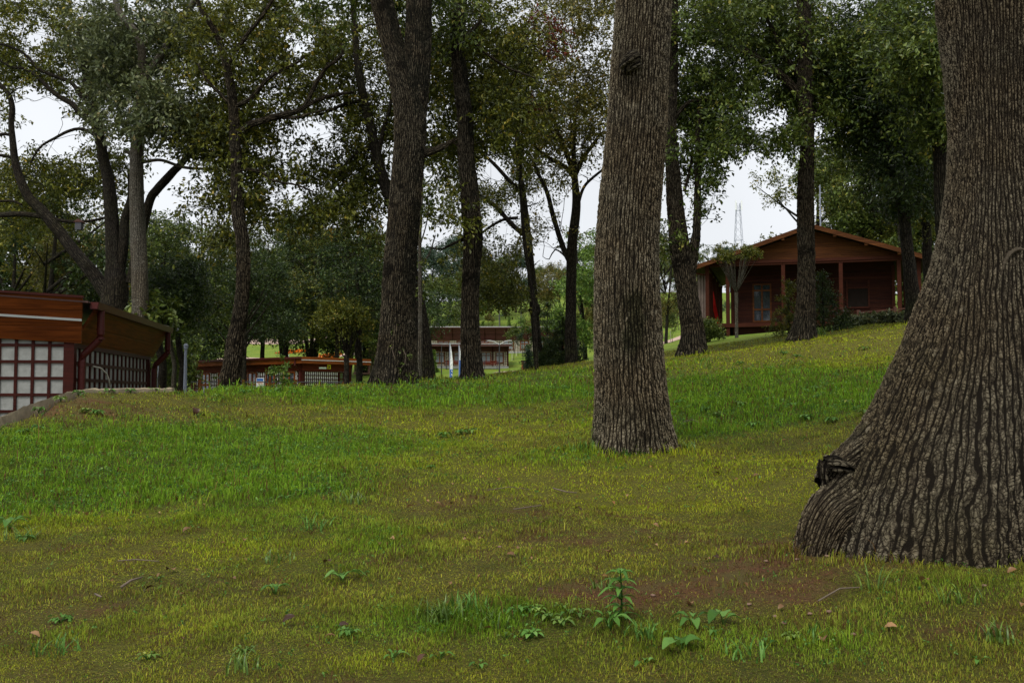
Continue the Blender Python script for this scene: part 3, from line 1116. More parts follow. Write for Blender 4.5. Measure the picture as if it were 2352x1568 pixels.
def big_right():
    rng = np.random.default_rng(11)
    d = 7.0
    ax = P(2322, 1280, d)
    bx, by = ax[0], ax[1]
    bz = gz(bx, by)
    # silhouette radius against height (left side)
    prof = [(1330, 1835), (1250, 1855), (1200, 1875), (1150, 1900), (1100, 1925), (1050, 1948), (1000, 1977), (950, 2006), (900, 2030), (850, 2053), (800, 2078), (700, 2112), (620, 2142), (520, 2166), (400, 2182), (300, 2186), (150, 2177), (0, 2162), (-300, 2165), (-900, 2180)]
    prof = [(a, bx - P(b, a, d)[0]) for a, b in prof]
    zz = np.array([P(0, a, d)[2] for a, _ in prof])
    rr = np.array([b for _, b in prof])
    z0 = bz - .35
    Z = np.concatenate([np.arange(z0, 3.3, .0095), np.arange(3.35, 7.5, .12)])
    n = 420
    th = np.linspace(0, 2 * np.pi, n, endpoint=False) + np.pi / 2
    rl = np.interp(Z, zz, rr)[:, None]
    rc = .425 + .015 * np.sin(Z * 1.3)[:, None]
    # flare reaches its full width to the left, about half to the front and back
    left = np.clip(-np.cos(th), 0, 1)[None]
    front = np.clip(-np.sin(th), 0, 1)[None]
    wgt = .34 + .66 * left ** 1.6 + .10 * front
    ex = np.maximum(rl - rc, 0)
    low = np.clip((.2 - (Z[:, None] - bz)) / 1.2 + .6, 0, 1)
    lob = 1 + low * (.16 * np.sin(5 * th + .8) + .09 * np.sin(9 * th + 2) + .05 * np.sin(14 * th)) * (1 - .6 * left)
    r = np.minimum(rl, rc) * (1 + .02 * np.sin(3 * th[None] + Z[:, None] * 2.1) + .014 * np.sin(7 * th[None] - Z[:, None] * 1.3)) + ex * wgt * lob
    X = r * np.cos(th)[None]
    Y = r * np.sin(th)[None]
    V = np.stack([X, Y, (Z - bz)[:, None] * np.ones(n)[None]], -1).reshape(-1, 3)
    # bark flows outward with the flare
    sl = np.cumsum(np.concatenate([[0], np.hypot(np.diff(rl[:, 0]) * .8, np.diff(Z))]))
    B = np.stack([np.cos(th)[None] * (.55 + .35 * (r - .43)), np.sin(th)[None] * (.55 + .35 * (r - .43)), sl[:, None] + 0 * r], -1).reshape(-1, 3)
    hrel = (Z - bz)[:, None]
    moss = np.clip(.75 - hrel / 1.1, 0, .6) * (.35 + .65 * left) + .55 * np.exp(-((hrel - 1.15 - .5 * (1 - left)) / .5) ** 2) * np.clip(left * 2 - 1.1, 0, 1)
    moss = moss + 0 * r
    m = len(Z)
    i = np.arange(m - 1)[:, None] * n
    k = np.arange(n)[None]
    k2 = (k + 1) % n
    F = np.stack([i + k, i + k2, i + n + k2, i + n + k], -1).reshape(-1, 4)
    root = thing("oak_tree", "huge grey oak trunk whose base flares into a wide root over bare soil", "tree", (bx, by, bz), 0, "oaks on the lawn")
    w = Wood()
    w.V, w.F, w.B, w.M, w.n = [V], [F], [B], [moss.ravel()], len(V)
    w.K = [((np.linspace(0, 2 * np.pi, n, endpoint=False) * 104)[None] + 0 * r).ravel()]
    # buttress root with a broken stub
    def loc(px, py, dd):
        q = P(px, py, dd)
        return (q[0] - bx, q[1] - by, q[2] - bz)
    w.limb([loc(2100, 1090, 7.0), loc(2010, 1130, 6.95), loc(1945, 1170, 6.85), loc(1895, 1210, 6.75), loc(1855, 1340, 6.7)], [.28, .25, .21, .155, .12], n=150, step=.011, lump=.11, mossz=1.0, node=False)
    w.limb([loc(2060, 1010, 7.0), loc(1985, 1052, 7.0), loc(1940, 1085, 6.98), loc(1905, 1120, 6.9)], [.20, .16, .13, .10], n=110, step=.011, lump=.10, mossz=1.0, node=False)
    w.nodes = [np.array([0, 0, 5.0 + .25 * i]) for i in range(12)]
    w.nr = [.3] * 12
    0 and w.limb([loc(2215, 712, 6.60), loc(2262, 722, 6.51), loc(2310, 738, 6.465), loc(2352, 742, 6.455), loc(2400, 728, 6.465)], [.012, .024, .03, .03, .02], n=40, step=.012, lump=.12, node=False)
    # limbs above the frame
    for a, b, c, r0 in ((-3.5, 1.5, 9, .16), (2.5, 3, 9.5, .16), (-1, -3, 9.5, .14), (3.5, -1.5, 8.6, .14), (-4.5, -1.5, 8.2, .13), (0, 4.5, 9, .13)):
        w.limb([(0, 0, 5.5), (a * .4, b * .4, 5.5 + (c - 5.5) * .6), (a, b, c)], [r0, r0 * .7, r0 * .25], n=12, step=.2, lump=.05)
    tg = []
    while len(tg) < 26:
        q = rng.normal(size=3)
        q /= np.linalg.norm(q)
        q = q * np.array([5.2, 5.2, 2.4]) * rng.random() ** .35 + np.array([0, 0, 8.8])
        tg.append(q)
    tg = np.array(tg)
    grow(w, tg, rng, zmin=4)
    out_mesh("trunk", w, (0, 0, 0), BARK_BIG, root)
    V, F, ti = leaves(tg, np.full(len(tg), 1.1), 12, 9, .17, rng, spread=.4)
    link_mesh("crown", np_mesh("crown", V, [F], False, fattr={"tint": ti}), LEAF_OAK, root)
    # broken rotten stub on the root
    sb = Wood()
    sb.limb([loc(1960, 1078, 6.9), loc(1925, 1066, 6.86), loc(1893, 1063, 6.84)], [.04, .05, .042], n=40, step=.012, lump=.28, node=False)
    sb.limb([loc(1896, 1060, 6.84), loc(1890, 1080, 6.83), loc(1897, 1122, 6.82)], [.038, .03, .014], n=30, step=.012, lump=.3, node=False)
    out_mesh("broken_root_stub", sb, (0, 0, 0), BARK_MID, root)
    # healed branch scar
    c = np.array(loc(2350, 640, 6.53))
    nr_, na = 34, 120
    vs, bs = [], []
    for ir in range(nr_):
        q = ir / (nr_ - 1)
        for ia in range(na):
            a = 2 * math.pi * ia / na
            hh = .05 * (1 - q) ** .7 + .030 * math.exp(-((q - .82) / .07) ** 2) + .006 * math.sin(a * 36 + 9 * math.sin(q * 5) + 2 * math.sin(3 * a)) * (1 - q * .5) + .004 * math.sin(a * 61 + q * 9)
            rad = .17 * q
            x = rad * math.cos(a) * .95
            z = rad * math.sin(a) * 1.25 - .03 * math.cos(2 * a) * q
            y = -hh + .62 * x * x + .06
            vs.append((c[0] + x, c[1] + y, c[2] + z))
            bs.append((x * 2, z * .5, q))
    ff = [(i * na + j, i * na + (j + 1) % na, (i + 1) * na + (j + 1) % na, (i + 1) * na + j) for i in range(nr_ - 1) for j in range(na)]
    me = np_mesh("branch_scar", vs, [np.array(ff)], True)
    link_mesh("branch_scar", me, SCAR, root)
    FEET.append((bx + .1, by + .05, .92))
    for px, py, dd, r in ((2040, 1190, 6.75, .32), (1960, 1200, 6.65, .26), (1890, 1230, 6.55, .16)):
        q = P(px, py, dd)
        FEET.append((q[0], q[1], r))
    return root


def big_mid():
    rng = np.random.default_rng(12)
    d = 12.0
    pts = [(1453, 1060), (1452, 1000), (1450, 940), (1446, 870), (1442, 780), (1441, 690), (1441, 600), (1447, 480), (1455, 380), (1463, 280), (1468, 180), (1474, 90), (1479, 0), (1486, -160), (1490, -350), (1480, -560)]
    wid = [185, 178, 170, 163, 158, 152, 147, 142, 139, 136, 133, 131, 130, 126, 115, 100]
    wp = pl(pts, d)
    bx, by = wp[0][0], wp[0][1]
    bz = gz(bx, by)
    wp = [(bx, by, bz - .2)] + [p for p in wp if p[2] > bz - .05]
    wid = wid[-(len(wp) - 1):]
    rr = [px_r(wid[0], d)] + [px_r(a, d) for a in wid]
    w = Wood()
    def flare(s, th, r):
        e = np.exp(-np.maximum(s - .2, 0) / .22)
        return e * .10 * (.75 + .45 * np.sin(3 * th + .4) + .3 * np.sin(5 * th + 1.1) + .2 * np.sin(9 * th))
    w.limb(wp, rr, n=250, step=.0125, lump=.018, flare=flare, mossz=.9)
    qx, qy = project(w.V[0])
    front = w.V[0][:, 1] < by
    w.M[0] = w.M[0] + front * 1.6 * (np.exp(-((qx - 1458) / 34) ** 2 - ((qy - 730) / 62) ** 2) + .8 * np.exp(-((qx - 1445) / 18) ** 2 - ((qy - 800) / 50) ** 2))
    top = np.array(wp[-1])
    for a, b, c in ((-3.5, 1, 3.5), (3.2, 1.5, 4), (0, -3, 4.5), (-1, 3.5, 4), (-5, -1.5, 2.2), (4.5, -2, 2.8)):
        w.limb([top - [0, 0, .5], top + np.array([a * .4, b * .4, c * .55]), top + np.array([a, b, c])], [.17, .12, .04], n=12, step=.2)
    # branch low at the top edge, to the left
    0 and w.limb(pl([(1475, -60), (1420, 18), (1360, 18), (1290, 38), (1240, 60), (1190, 70)], 12.2), [.05, .04, .032, .024, .015, .01], n=12, step=.06)
    tg = []
    while len(tg) < 26:
        q = rng.normal(size=3)
        q /= np.linalg.norm(q)
        tg.append(top + q * np.array([5.5, 5, 2.3]) * rng.random() ** .35 + np.array([0, 0, 2.6]))
    tg = np.array(tg)
    px, py = project(tg)
    tg = tg[py < -90]
    grow(w, tg, rng, zmin=5)
    root = thing("oak_tree", "thick straight grey oak trunk with a burl high up, alone in mid lawn", "tree", (bx, by, bz), 0, "oaks on the lawn")
    T = (-bx, -by, -bz)
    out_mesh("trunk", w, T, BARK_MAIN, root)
    V, F, ti = leaves(tg, np.full(len(tg), 1.1), 12, 9, .16, rng, spread=.4)
    px, py = project(V)
    link_mesh("crown", np_mesh("crown", V + np.array(T), [F], False, fattr={"tint": ti}), LEAF_OLIVE, root)
    # burl
    b = Wood()
    c = np.array(P(1450, 146, d - .355))
    b.limb([c + [-.11, .08, -.02], c + [-.05, -.02, -.02], c + [.03, -.05, .03], c + [.09, .06, .05]], [.03, .085, .09, .03], n=48, step=.01, lump=.28, node=False)
    b.limb([c + [-.05, .05, -.12], c + [-.05, -.01, -.05], c + [-.01, .0, .04]], [.02, .06, .04], n=36, step=.01, lump=.3, node=False)
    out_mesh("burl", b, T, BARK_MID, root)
    FEET.append((bx, by, .53))
    return root


big_right()
big_mid()

# ------------------------------------------------------------------ oaks on the lawn and just beyond it
GRP = "oaks on the lawn"
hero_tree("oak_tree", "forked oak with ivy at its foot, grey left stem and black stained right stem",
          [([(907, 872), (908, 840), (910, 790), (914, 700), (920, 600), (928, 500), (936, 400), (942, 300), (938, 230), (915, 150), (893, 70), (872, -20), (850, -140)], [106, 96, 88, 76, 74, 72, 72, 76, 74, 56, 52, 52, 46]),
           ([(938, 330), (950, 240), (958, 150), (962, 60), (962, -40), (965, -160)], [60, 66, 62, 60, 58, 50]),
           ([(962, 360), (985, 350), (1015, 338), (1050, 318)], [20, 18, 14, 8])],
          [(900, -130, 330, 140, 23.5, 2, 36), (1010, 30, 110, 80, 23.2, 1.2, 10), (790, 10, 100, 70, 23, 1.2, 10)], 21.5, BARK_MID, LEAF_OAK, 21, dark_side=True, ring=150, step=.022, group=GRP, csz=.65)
hero_tree("oak_tree", "slim dark oak leaning left, standing behind the forked oak",
          [([(978, 864), (975, 800), (962, 700), (940, 600), (915, 510), (887, 430), (868, 370), (853, 300), (836, 230), (822, 150), (815, 70), (810, -40)], [42, 36, 30, 28, 27, 26, 25, 23, 20, 17, 15, 12]),
           ([(868, 365), (880, 300), (895, 250), (905, 180)], [12, 10, 8, 6]),
           ([(858, 340), (830, 345), (800, 370), (780, 400)], [12, 10, 8, 5]),
           ([(836, 230), (790, 240), (745, 260), (700, 268)], [9, 8, 6, 4])],
          [(830, 200, 150, 230, 28.6, 2, 70), (800, 420, 95, 110, 28, 1.6, 26), (850, 560, 60, 60, 27, 1.5, 6)], 27, BARK_FAR, LEAF_OLIVE, 22, ring=36, group=GRP, ymax=640)
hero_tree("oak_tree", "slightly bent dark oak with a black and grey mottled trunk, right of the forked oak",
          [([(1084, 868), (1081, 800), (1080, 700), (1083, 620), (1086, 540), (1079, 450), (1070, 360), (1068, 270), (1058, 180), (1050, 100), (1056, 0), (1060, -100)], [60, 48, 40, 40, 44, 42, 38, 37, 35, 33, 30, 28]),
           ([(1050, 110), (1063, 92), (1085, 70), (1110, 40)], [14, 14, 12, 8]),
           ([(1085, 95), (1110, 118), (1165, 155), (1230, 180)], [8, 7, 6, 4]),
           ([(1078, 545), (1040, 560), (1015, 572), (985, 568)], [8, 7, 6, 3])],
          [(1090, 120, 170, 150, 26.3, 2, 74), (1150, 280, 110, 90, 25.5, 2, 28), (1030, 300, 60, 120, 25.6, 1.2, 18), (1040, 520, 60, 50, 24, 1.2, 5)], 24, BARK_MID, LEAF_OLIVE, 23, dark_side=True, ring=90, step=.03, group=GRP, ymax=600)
hero_tree("oak_tree", "slender oak with a knobbly trunk before the long brown building",
          [([(1238, 836), (1234, 790), (1229, 735), (1222, 650), (1216, 580), (1208, 510), (1200, 440), (1192, 380), (1188, 320), (1185, 240), (1188, 150)], [26, 22, 20, 19, 18, 17, 15, 13, 12, 9, 6]),
           ([(1212, 545), (1175, 515), (1140, 475), (1110, 455), (1085, 440)], [13, 11, 10, 9, 6]),
           ([(1200, 445), (1165, 410), (1130, 372), (1095, 345), (1070, 330)], [10, 9, 8, 6, 4]),
           ([(1190, 500), (1155, 505), (1120, 525), (1090, 550)], [8, 7, 6, 4]),
           ([(1194, 370), (1165, 330), (1150, 290)], [7, 6, 4]),
           ([(1222, 705), (1230, 715), (1229, 700)], [24, 26, 20])],
          [(1150, 400, 115, 150, 34, 3, 60), (1150, 620, 95, 90, 33, 2.5, 46), (1215, 210, 120, 130, 34, 3, 50)], 33, BARK_FAR, LEAF_OLIVE, 24, ring=28, group=GRP, csz=.8, nsp=20, L=.12, ymax=720)
hero_tree("oak_tree", "slender oak forking into a vase of thin limbs against open sky",
          [([(1312, 812), (1311, 740), (1312, 660), (1313, 580), (1319, 520), (1324, 470), (1321, 420), (1318, 380), (1318, 330), (1322, 250), (1320, 170)], [30, 26, 24, 23, 22, 20, 16, 12, 10, 7, 5]),
           ([(1320, 410), (1300, 385), (1270, 368), (1243, 350), (1212, 316)], [12, 11, 9, 8, 6]),
           ([(1318, 400), (1300, 350), (1283, 310), (1268, 262), (1235, 205), (1220, 170)], [12, 11, 9, 8, 6, 4]),
           ([(1322, 400), (1340, 362), (1360, 335), (1382, 305)], [12, 10, 9, 6]),
           ([(1325, 480), (1340, 432), (1362, 408), (1386, 388), (1400, 370)], [9, 8, 7, 6, 4]),
           ([(1308, 600), (1296, 575), (1273, 505), (1256, 440), (1234, 395), (1215, 350)], [13, 13, 12, 10, 8, 5]),
           ([(1309, 340), (1312, 290), (1305, 240)], [7, 6, 4])],
          [(1330, 20, 110, 70, 31, 2.5, 40), (1300, 210, 130, 150, 31, 3, 100), (1280, 380, 90, 80, 31, 2.5, 16), (1250, 560, 60, 60, 31, 2, 9), (1345, 330, 50, 80, 31, 2, 10)], 31, BARK_FAR, LEAF_YELLOW, 25, ring=28, group=GRP, csz=.8, nsp=17, L=.12, ymax=640)
hero_tree("oak_tree", "dark oak splitting low into two stems, just right of the mid lawn trunk",
          [([(1590, 812), (1590, 760), (1582, 690), (1570, 620), (1560, 560), (1555, 510), (1548, 440), (1543, 360), (1540, 280), (1545, 200), (1548, 80), (1548, -60)], [68, 54, 50, 48, 46, 40, 36, 30, 28, 24, 20, 16]),
           ([(1582, 650), (1592, 580), (1600, 530), (1602, 470), (1603, 400), (1603, 310), (1607, 230)], [30, 26, 19, 17, 15, 12, 8]),
           ([(1541, 285), (1556, 262), (1582, 236), (1620, 230), (1655, 236)], [12, 11, 9, 7, 4]),
           ([(1572, 440), (1585, 390), (1590, 340)], [8, 7, 5])],
          [(1610, 210, 115, 110, 27.6, 2.2, 60), (1640, 420, 36, 130, 26, 1.5, 17), (1570, 350, 30, 90, 26, 1.5, 8), (1545, 560, 26, 60, 26, 1, 5), (1560, 40, 100, 100, 26, 2.5, 24)], 26, BARK_MID, LEAF_OAK, 26, ring=80, step=.03, group=GRP, ymax=610, nsp=22)
hero_tree("oak_tree", "straight dark oak standing before the gable of the wooden cabin",
          [([(1845, 782), (1848, 740), (1852, 680), (1852, 600), (1851, 520), (1850, 440), (1853, 360), (1854, 300), (1850, 220), (1848, 120), (1846, 0), (1846, -150)], [66, 48, 42, 39, 39, 37, 32, 31, 36, 34, 32, 28]),
           ([(1850, 300), (1836, 284), (1818, 268)], [12, 10, 7]),
           ([(1852, 300), (1875, 255), (1892, 262), (1915, 290)], [11, 11, 9, 5]),
           ([(1848, 235), (1800, 180), (1735, 132), (1690, 112), (1640, 100), (1560, 78)], [22, 20, 19, 16, 14, 9]),
           ([(1847, 190), (1800, 120), (1770, 60), (1740, 10)], [14, 12, 10, 7])],
          [(1800, 120, 210, 140, 28.8, 2.5, 110), (1760, 300, 150, 50, 27, 2.5, 22), (1690, 310, 70, 70, 26, 1.8, 16), (1900, 260, 100, 110, 28.5, 2, 38), (1690, 40, 120, 80, 27, 2.5, 30)], 27, BARK_MID, LEAF_OAK, 27, ring=70, step=.03, group=GRP, ymax=450, nsp=26, csz=.8)
hero_tree("oak_tree", "oak with an ivy clad top rising at the cabin's right roof slope",
          [([(2101, 728), (2098, 690), (2092, 640), (2083, 560), (2074, 480), (2058, 410), (2044, 340), (2036, 270), (2030, 200), (2030, 90), (2028, -60)], [40, 34, 30, 27, 25, 23, 22, 22, 22, 20, 16]),
           ([(2036, 275), (2060, 220), (2090, 180), (2120, 120)], [12, 11, 9, 6])],
          [(2030, 230, 80, 190, 27.6, 1.6, 90), (1990, 130, 130, 160, 28.5, 2, 60), (2080, 420, 60, 80, 27, 2, 22)], 27, BARK_FAR, LEAF_DARK, 28, ring=50, group=GRP, ymax=500, nsp=30)
hero_tree("oak_tree", "thinner oak beyond the cabin corner, half behind the huge trunk",
          [([(2142, 735), (2138, 680), (2130, 600), (2128, 530), (2120, 470), (2113, 400), (2110, 300), (2112, 180), (2110, 50)], [30, 25, 22, 20, 18, 15, 13, 10, 8])],
          [(2110, 380, 70, 100, 32, 2, 50), (2110, 160, 110, 160, 32, 3, 60), (2140, 480, 50, 60, 32, 2, 18)], 32, BARK_FAR, LEAF_OLIVE, 29, ring=40, group=GRP, ymax=560, csz=.8)
hero_tree("oak_tree", "oak trunk with a left leaning fork, seen right beside the huge trunk",
          [([(2188, 735), (2180, 640), (2172, 560), (2166, 480), (2163, 400), (2160, 340), (2145, 280), (2128, 210), (2118, 140), (2112, 40)], [44, 40, 38, 37, 36, 34, 26, 20, 16, 12]),
           ([(2162, 350), (2172, 290), (2178, 220), (2180, 100)], [24, 18, 15, 12])],
          [(2120, 90, 110, 140, 24, 2.5, 60), (2150, 260, 40, 90, 24, 1.5, 10)], 24, BARK_FAR, LEAF_OAK, 30, ring=50, group=GRP, ymax=420, nsp=30)
# left side
GL = "oaks between the low buildings"
hero_tree("oak_tree", "oak with a pale grey trunk rising beside the eaves, first fork high up",
          [([(322, 800), (322, 740), (322, 686), (320, 600), (316, 527), (314, 460), (314, 395), (316, 330), (322, 260), (326, 190), (325, 120), (312, 75), (285, 45), (268, 13), (255, -60)], [44, 38, 37, 36, 36, 33, 31, 30, 26, 24, 18, 16, 15, 13, 10]),
           ([(322, 215), (338, 175), (362, 140), (390, 95), (418, 48), (448, 0), (475, -60)], [18, 19, 18, 17, 15, 13, 10]),
           ([(330, 372), (370, 368), (420, 384), (470, 388), (500, 386), (560, 372), (600, 355)], [8, 7, 7, 6, 6, 4, 3]),
           ([(316, 345), (300, 352), (288, 345)], [9, 10, 10])],
          [(330, 80, 190, 130, 29.5, 2.5, 90), (370, 265, 120, 70, 27, 1.5, 44), (260, 180, 90, 120, 29.5, 2.5, 30), (480, 330, 70, 60, 28, 2, 12)], 28, BARK_PALE, LEAF_GREY, 31, ring=70, step=.035, group=GL, ymax=420, L=.16, nsp=18)
hero_tree("oak_tree", "broad black oak spreading several heavy crooked limbs over the lattice building",
          [([(262, 800), (262, 720), (266, 660), (262, 600), (258, 527), (254, 460), (248, 410), (237, 365), (228, 310), (220, 272), (208, 230), (200, 190), (192, 140), (178, 60)], [70, 62, 56, 36, 32, 30, 27, 24, 24, 24, 20, 17, 14, 10]),
           ([(252, 690), (232, 655), (211, 624), (176, 584), (146, 545), (114, 505), (90, 478), (66, 453), (48, 415), (35, 373), (30, 330), (26, 286), (28, 250), (20, 218), (0, 195), (-30, 180)], [30, 32, 30, 26, 26, 26, 24, 22, 20, 18, 15, 13, 13, 11, 9, 7]),
           ([(268, 660), (276, 610), (283, 560), (287, 505), (296, 470), (300, 440), (297, 400)], [30, 26, 24, 20, 16, 13, 9]),
           ([(300, 650), (318, 560), (330, 518), (345, 458), (362, 435), (382, 412), (400, 392), (413, 380), (448, 338), (475, 318), (495, 306)], [22, 20, 20, 20, 20, 20, 18, 16, 14, 11, 7]),
           ([(258, 490), (240, 500), (200, 508), (150, 508), (101, 498), (50, 492), (0, 494), (-40, 496)], [6, 6, 7, 8, 13, 13, 13, 13]),
           ([(222, 290), (198, 272), (182, 258), (167, 240), (140, 225), (114, 205), (90, 180), (57, 158), (30, 155), (0, 140)], [16, 15, 14, 13, 11, 10, 8, 7, 6, 4]),
           ([(206, 245), (189, 225), (167, 193), (140, 180), (114, 171), (88, 158), (72, 140), (50, 120), (15, 105), (-10, 100)], [12, 11, 10, 9, 9, 8, 7, 6, 6, 5]),
           ([(232, 325), (206, 303), (180, 296), (154, 303), (125, 318), (97, 334), (80, 355), (70, 375)], [9, 8, 7, 7, 6, 5, 5, 4]),
           ([(50, 470), (30, 462), (0, 462)], [6, 6, 6]),
           ([(30, 362), (12, 358), (-10, 356)], [8, 8, 8]), ([(27, 312), (12, 308), (-10, 312)], [8, 8, 8])],
          [(60, 30, 110, 70, 31, 2, 26), (150, 110, 190, 130, 32, 2.5, 80), (90, 400, 120, 90, 32.5, 2.2, 40), (230, 400, 110, 110, 32.5, 2.2, 34), (30, 180, 70, 150, 32, 2.5, 28), (170, 250, 90, 60, 32, 2, 14), (60, 520, 110, 60, 32.5, 2, 16)], 30, BARK_FAR, LEAF_OLIVE, 32, ring=48, step=.05, group=GL, ymax=560, L=.14, nsp=15)
hero_tree("oak_tree", "dark leaning oak before the low red brown building, one long limb to the right",
          [([(528, 882), (535, 830), (541, 780), (550, 730), (556, 686), (559, 620), (556, 549), (548, 500), (545, 440), (543, 380), (540, 320), (537, 264), (530, 200), (515, 130), (500, 85), (480, 50), (462, 20), (440, -30)], [48, 42, 38, 34, 31, 30, 30, 30, 28, 27, 25, 23, 20, 16, 14, 12, 10, 8]),
           ([(545, 310), (571, 288), (600, 279), (628, 270), (660, 262), (690, 252), (720, 234), (760, 220), (813, 212)], [18, 17, 16, 15, 14, 12, 10, 8, 5]),
           ([(700, 245), (712, 222), (725, 193), (738, 172), (751, 154), (775, 138), (790, 112), (782, 100)], [11, 11, 10, 10, 9, 8, 7, 5]),
           ([(538, 245), (575, 228), (600, 198), (620, 178), (645, 162), (680, 146), (700, 130)], [12, 11, 10, 9, 8, 6, 4]),
           ([(628, 270), (680, 270), (725, 258), (770, 250)], [7, 6, 5, 4]),
           ([(545, 390), (590, 392), (630, 415), (680, 425), (720, 440)], [8, 7, 6, 5, 4]),
           ([(524, 150), (560, 90), (600, 40), (640, -20)], [10, 10, 9, 7]),
           ([(540, 250), (500, 210), (480, 190), (455, 150)], [9, 8, 7, 5])],
          [(600, 120, 230, 150, 27.5, 3, 130), (640, 300, 170, 60, 27, 2.2, 46), (560, 420, 150, 80, 27, 2.2, 44), (500, 290, 90, 100, 27, 2, 26), (700, 470, 120, 70, 27, 2.5, 30), (520, 540, 60, 60, 27, 1.6, 10)], 25, BARK_MID, LEAF_OLIVE, 33, ring=70, step=.035, group=GL, ymax=610, nsp=16, L=.14)
# red-leaved sprig crown among the oaks
hero_tree("maple_tree", "thin maple with drooping dark red leaves hanging among the oak crowns",
          [([(1232, 842), (1226, 700), (1205, 560), (1196, 420), (1200, 300), (1210, 200), (1220, 110), (1232, 40)], [10, 9, 8, 7, 6, 6, 5, 4]), ([(1214, 170), (1245, 130), (1275, 100), (1300, 75)], [4, 4, 3, 3])],
          [(1225, 60, 60, 50, 27, 1, 7), (1275, 110, 30, 30, 27, 1, 5), (1285, 70, 20, 20, 27, 1, 2), (1190, 270, 60, 70, 27, 1, 5)], 27, BARK_FAR, LEAF_RED, 34, ring=14, nsp=9, csz=.3, L=.10, group=GRP)
hero_tree("sapling", "thin bare grey sapling close beside the forked oak trunk",
          [([(964, 862), (965, 760), (965, 650), (964, 560), (968, 480), (972, 400)], [12, 10, 9, 8, 6, 4]), ([(965, 610), (985, 585), (1000, 540)], [4, 4, 3]), ([(966, 560), (978, 520), (985, 480)], [4, 3, 3])],
          [(985, 470, 36, 50, 24, .8, 8), (975, 640, 20, 40, 24, .5, 2)], 24, BARK_PALE, LEAF_OAK, 35, ring=16, nsp=8, csz=.35, group=GRP, cat="tree")

# ------------------------------------------------------------------ smaller trees and shrubs near the buildings
def proto_tree(name, label, seed, H, cr, z0, nclump, leafm, bark, L=.14, nsp=14, nlf=10, csz=.8, tr=.16, stems=1, flat=1.0, shape='round', lean=0, spread=.3, nlimb=6, wid=.5):
    """A tree built round its own foot at the origin."""
    rng = np.random.default_rng(seed)
    w = Wood()
    for s in range(stems):
        a0 = rng.uniform(0, 6.28)
        lx, ly = (rng.normal(0, .06 * H) + lean, rng.normal(0, .05 * H)) if stems == 1 else (.28 * H * math.cos(a0) * .5, .28 * H * math.sin(a0) * .5)
        pts = [(0, 0, -.3), (lx * .05, ly * .05, H * .12), (lx * .3, ly * .3, H * .38), (lx * .7, ly * .7, H * .65), (lx, ly, H * .93)]
        w.limb(pts, [tr * 1.3, tr, tr * .8, tr * .5, tr * .12], n=14, step=.3, lump=.06)
    for i in range(nlimb):
        z = rng.uniform(max(z0, .15 * H), H * .7)
        a = rng.uniform(0, 6.28)
        k = rng.uniform(.5, .85) * cr
        w.limb([(0, 0, z), (k * .5 * math.cos(a), k * .5 * math.sin(a), z + .12 * H), (k * math.cos(a), k * math.sin(a), min(z + .26 * H, H * .95))], [tr * .5, tr * .33, tr * .1], n=7, step=.35, lump=.05)
    # uneven crown: a few lobes
    lobes = []
    for i in range(9):
        a = rng.uniform(0, 6.28)
        zz = rng.uniform(0, 1)
        if shape == 'cone':
            k = (1 - zz) * .8
        elif shape == 'low':
            k = math.sqrt(max(0, 1 - (zz * .9) ** 2)) * .7
        else:
            k = math.sqrt(max(0, 1 - (2 * zz - 1) ** 2)) * .62
        lobes.append((cr * k * math.cos(a), cr * k * math.sin(a), z0 + (H - z0) * (.08 + .86 * zz), rng.uniform(.28, .5)))
    cl = []
    while len(cl) < nclump:
        lx, ly, lz, lr = lobes[rng.integers(len(lobes))]
        q = rng.normal(size=3)
        q /= np.linalg.norm(q)
        q = q * rng.random() ** .4 * lr
        cl.append((lx + q[0] * cr, ly + q[1] * cr, min(lz + q[2] * min(cr, H - z0) * .8, H)))
    cl = np.array(cl)
    cl[:, 2] = np.maximum(cl[:, 2], z0)
    grow(w, cl, rng, start_r=.03, tip_r=.009)
    root = thing(name, label, "tree")
    link_mesh("trunk", w.mesh("trunk"), bark, root)
    V, F, ti = leaves(cl, csz * rng.uniform(.6, 1.25, len(cl)), nsp, nlf, L, rng, None, spread=spread, flat=flat, wid=wid, twig=.006)
    link_mesh("crown", np_mesh("crown", V, [F], False, fattr={"tint": ti}), leafm, root)
    return root


def place(src, used, x, y, rz, s, label, group, leafm=None, sz=None, zoff=0, bark=None):
    loc = (x, y, gz(x, y) + zoff)
    sc = (s, s, sz or s)
    if not used.get(src.name):
        used[src.name] = True
        src.location, src.rotation_euler, src.scale = loc, (0, 0, rz), sc
        src["label"] = label
        src["group"] = group
        for ch in src.children:
            m = {"crown": leafm, "trunk": bark}.get(ch.name.split(".")[0])
            if m:
                ch.material_slots[0].link = 'OBJECT'
                ch.material_slots[0].material = m
        return src
    mats = {}
    if leafm: mats["crown"] = leafm
    if bark: mats["trunk"] = bark
    return copy_thing(src, loc, rz, sc, label, group, mats)


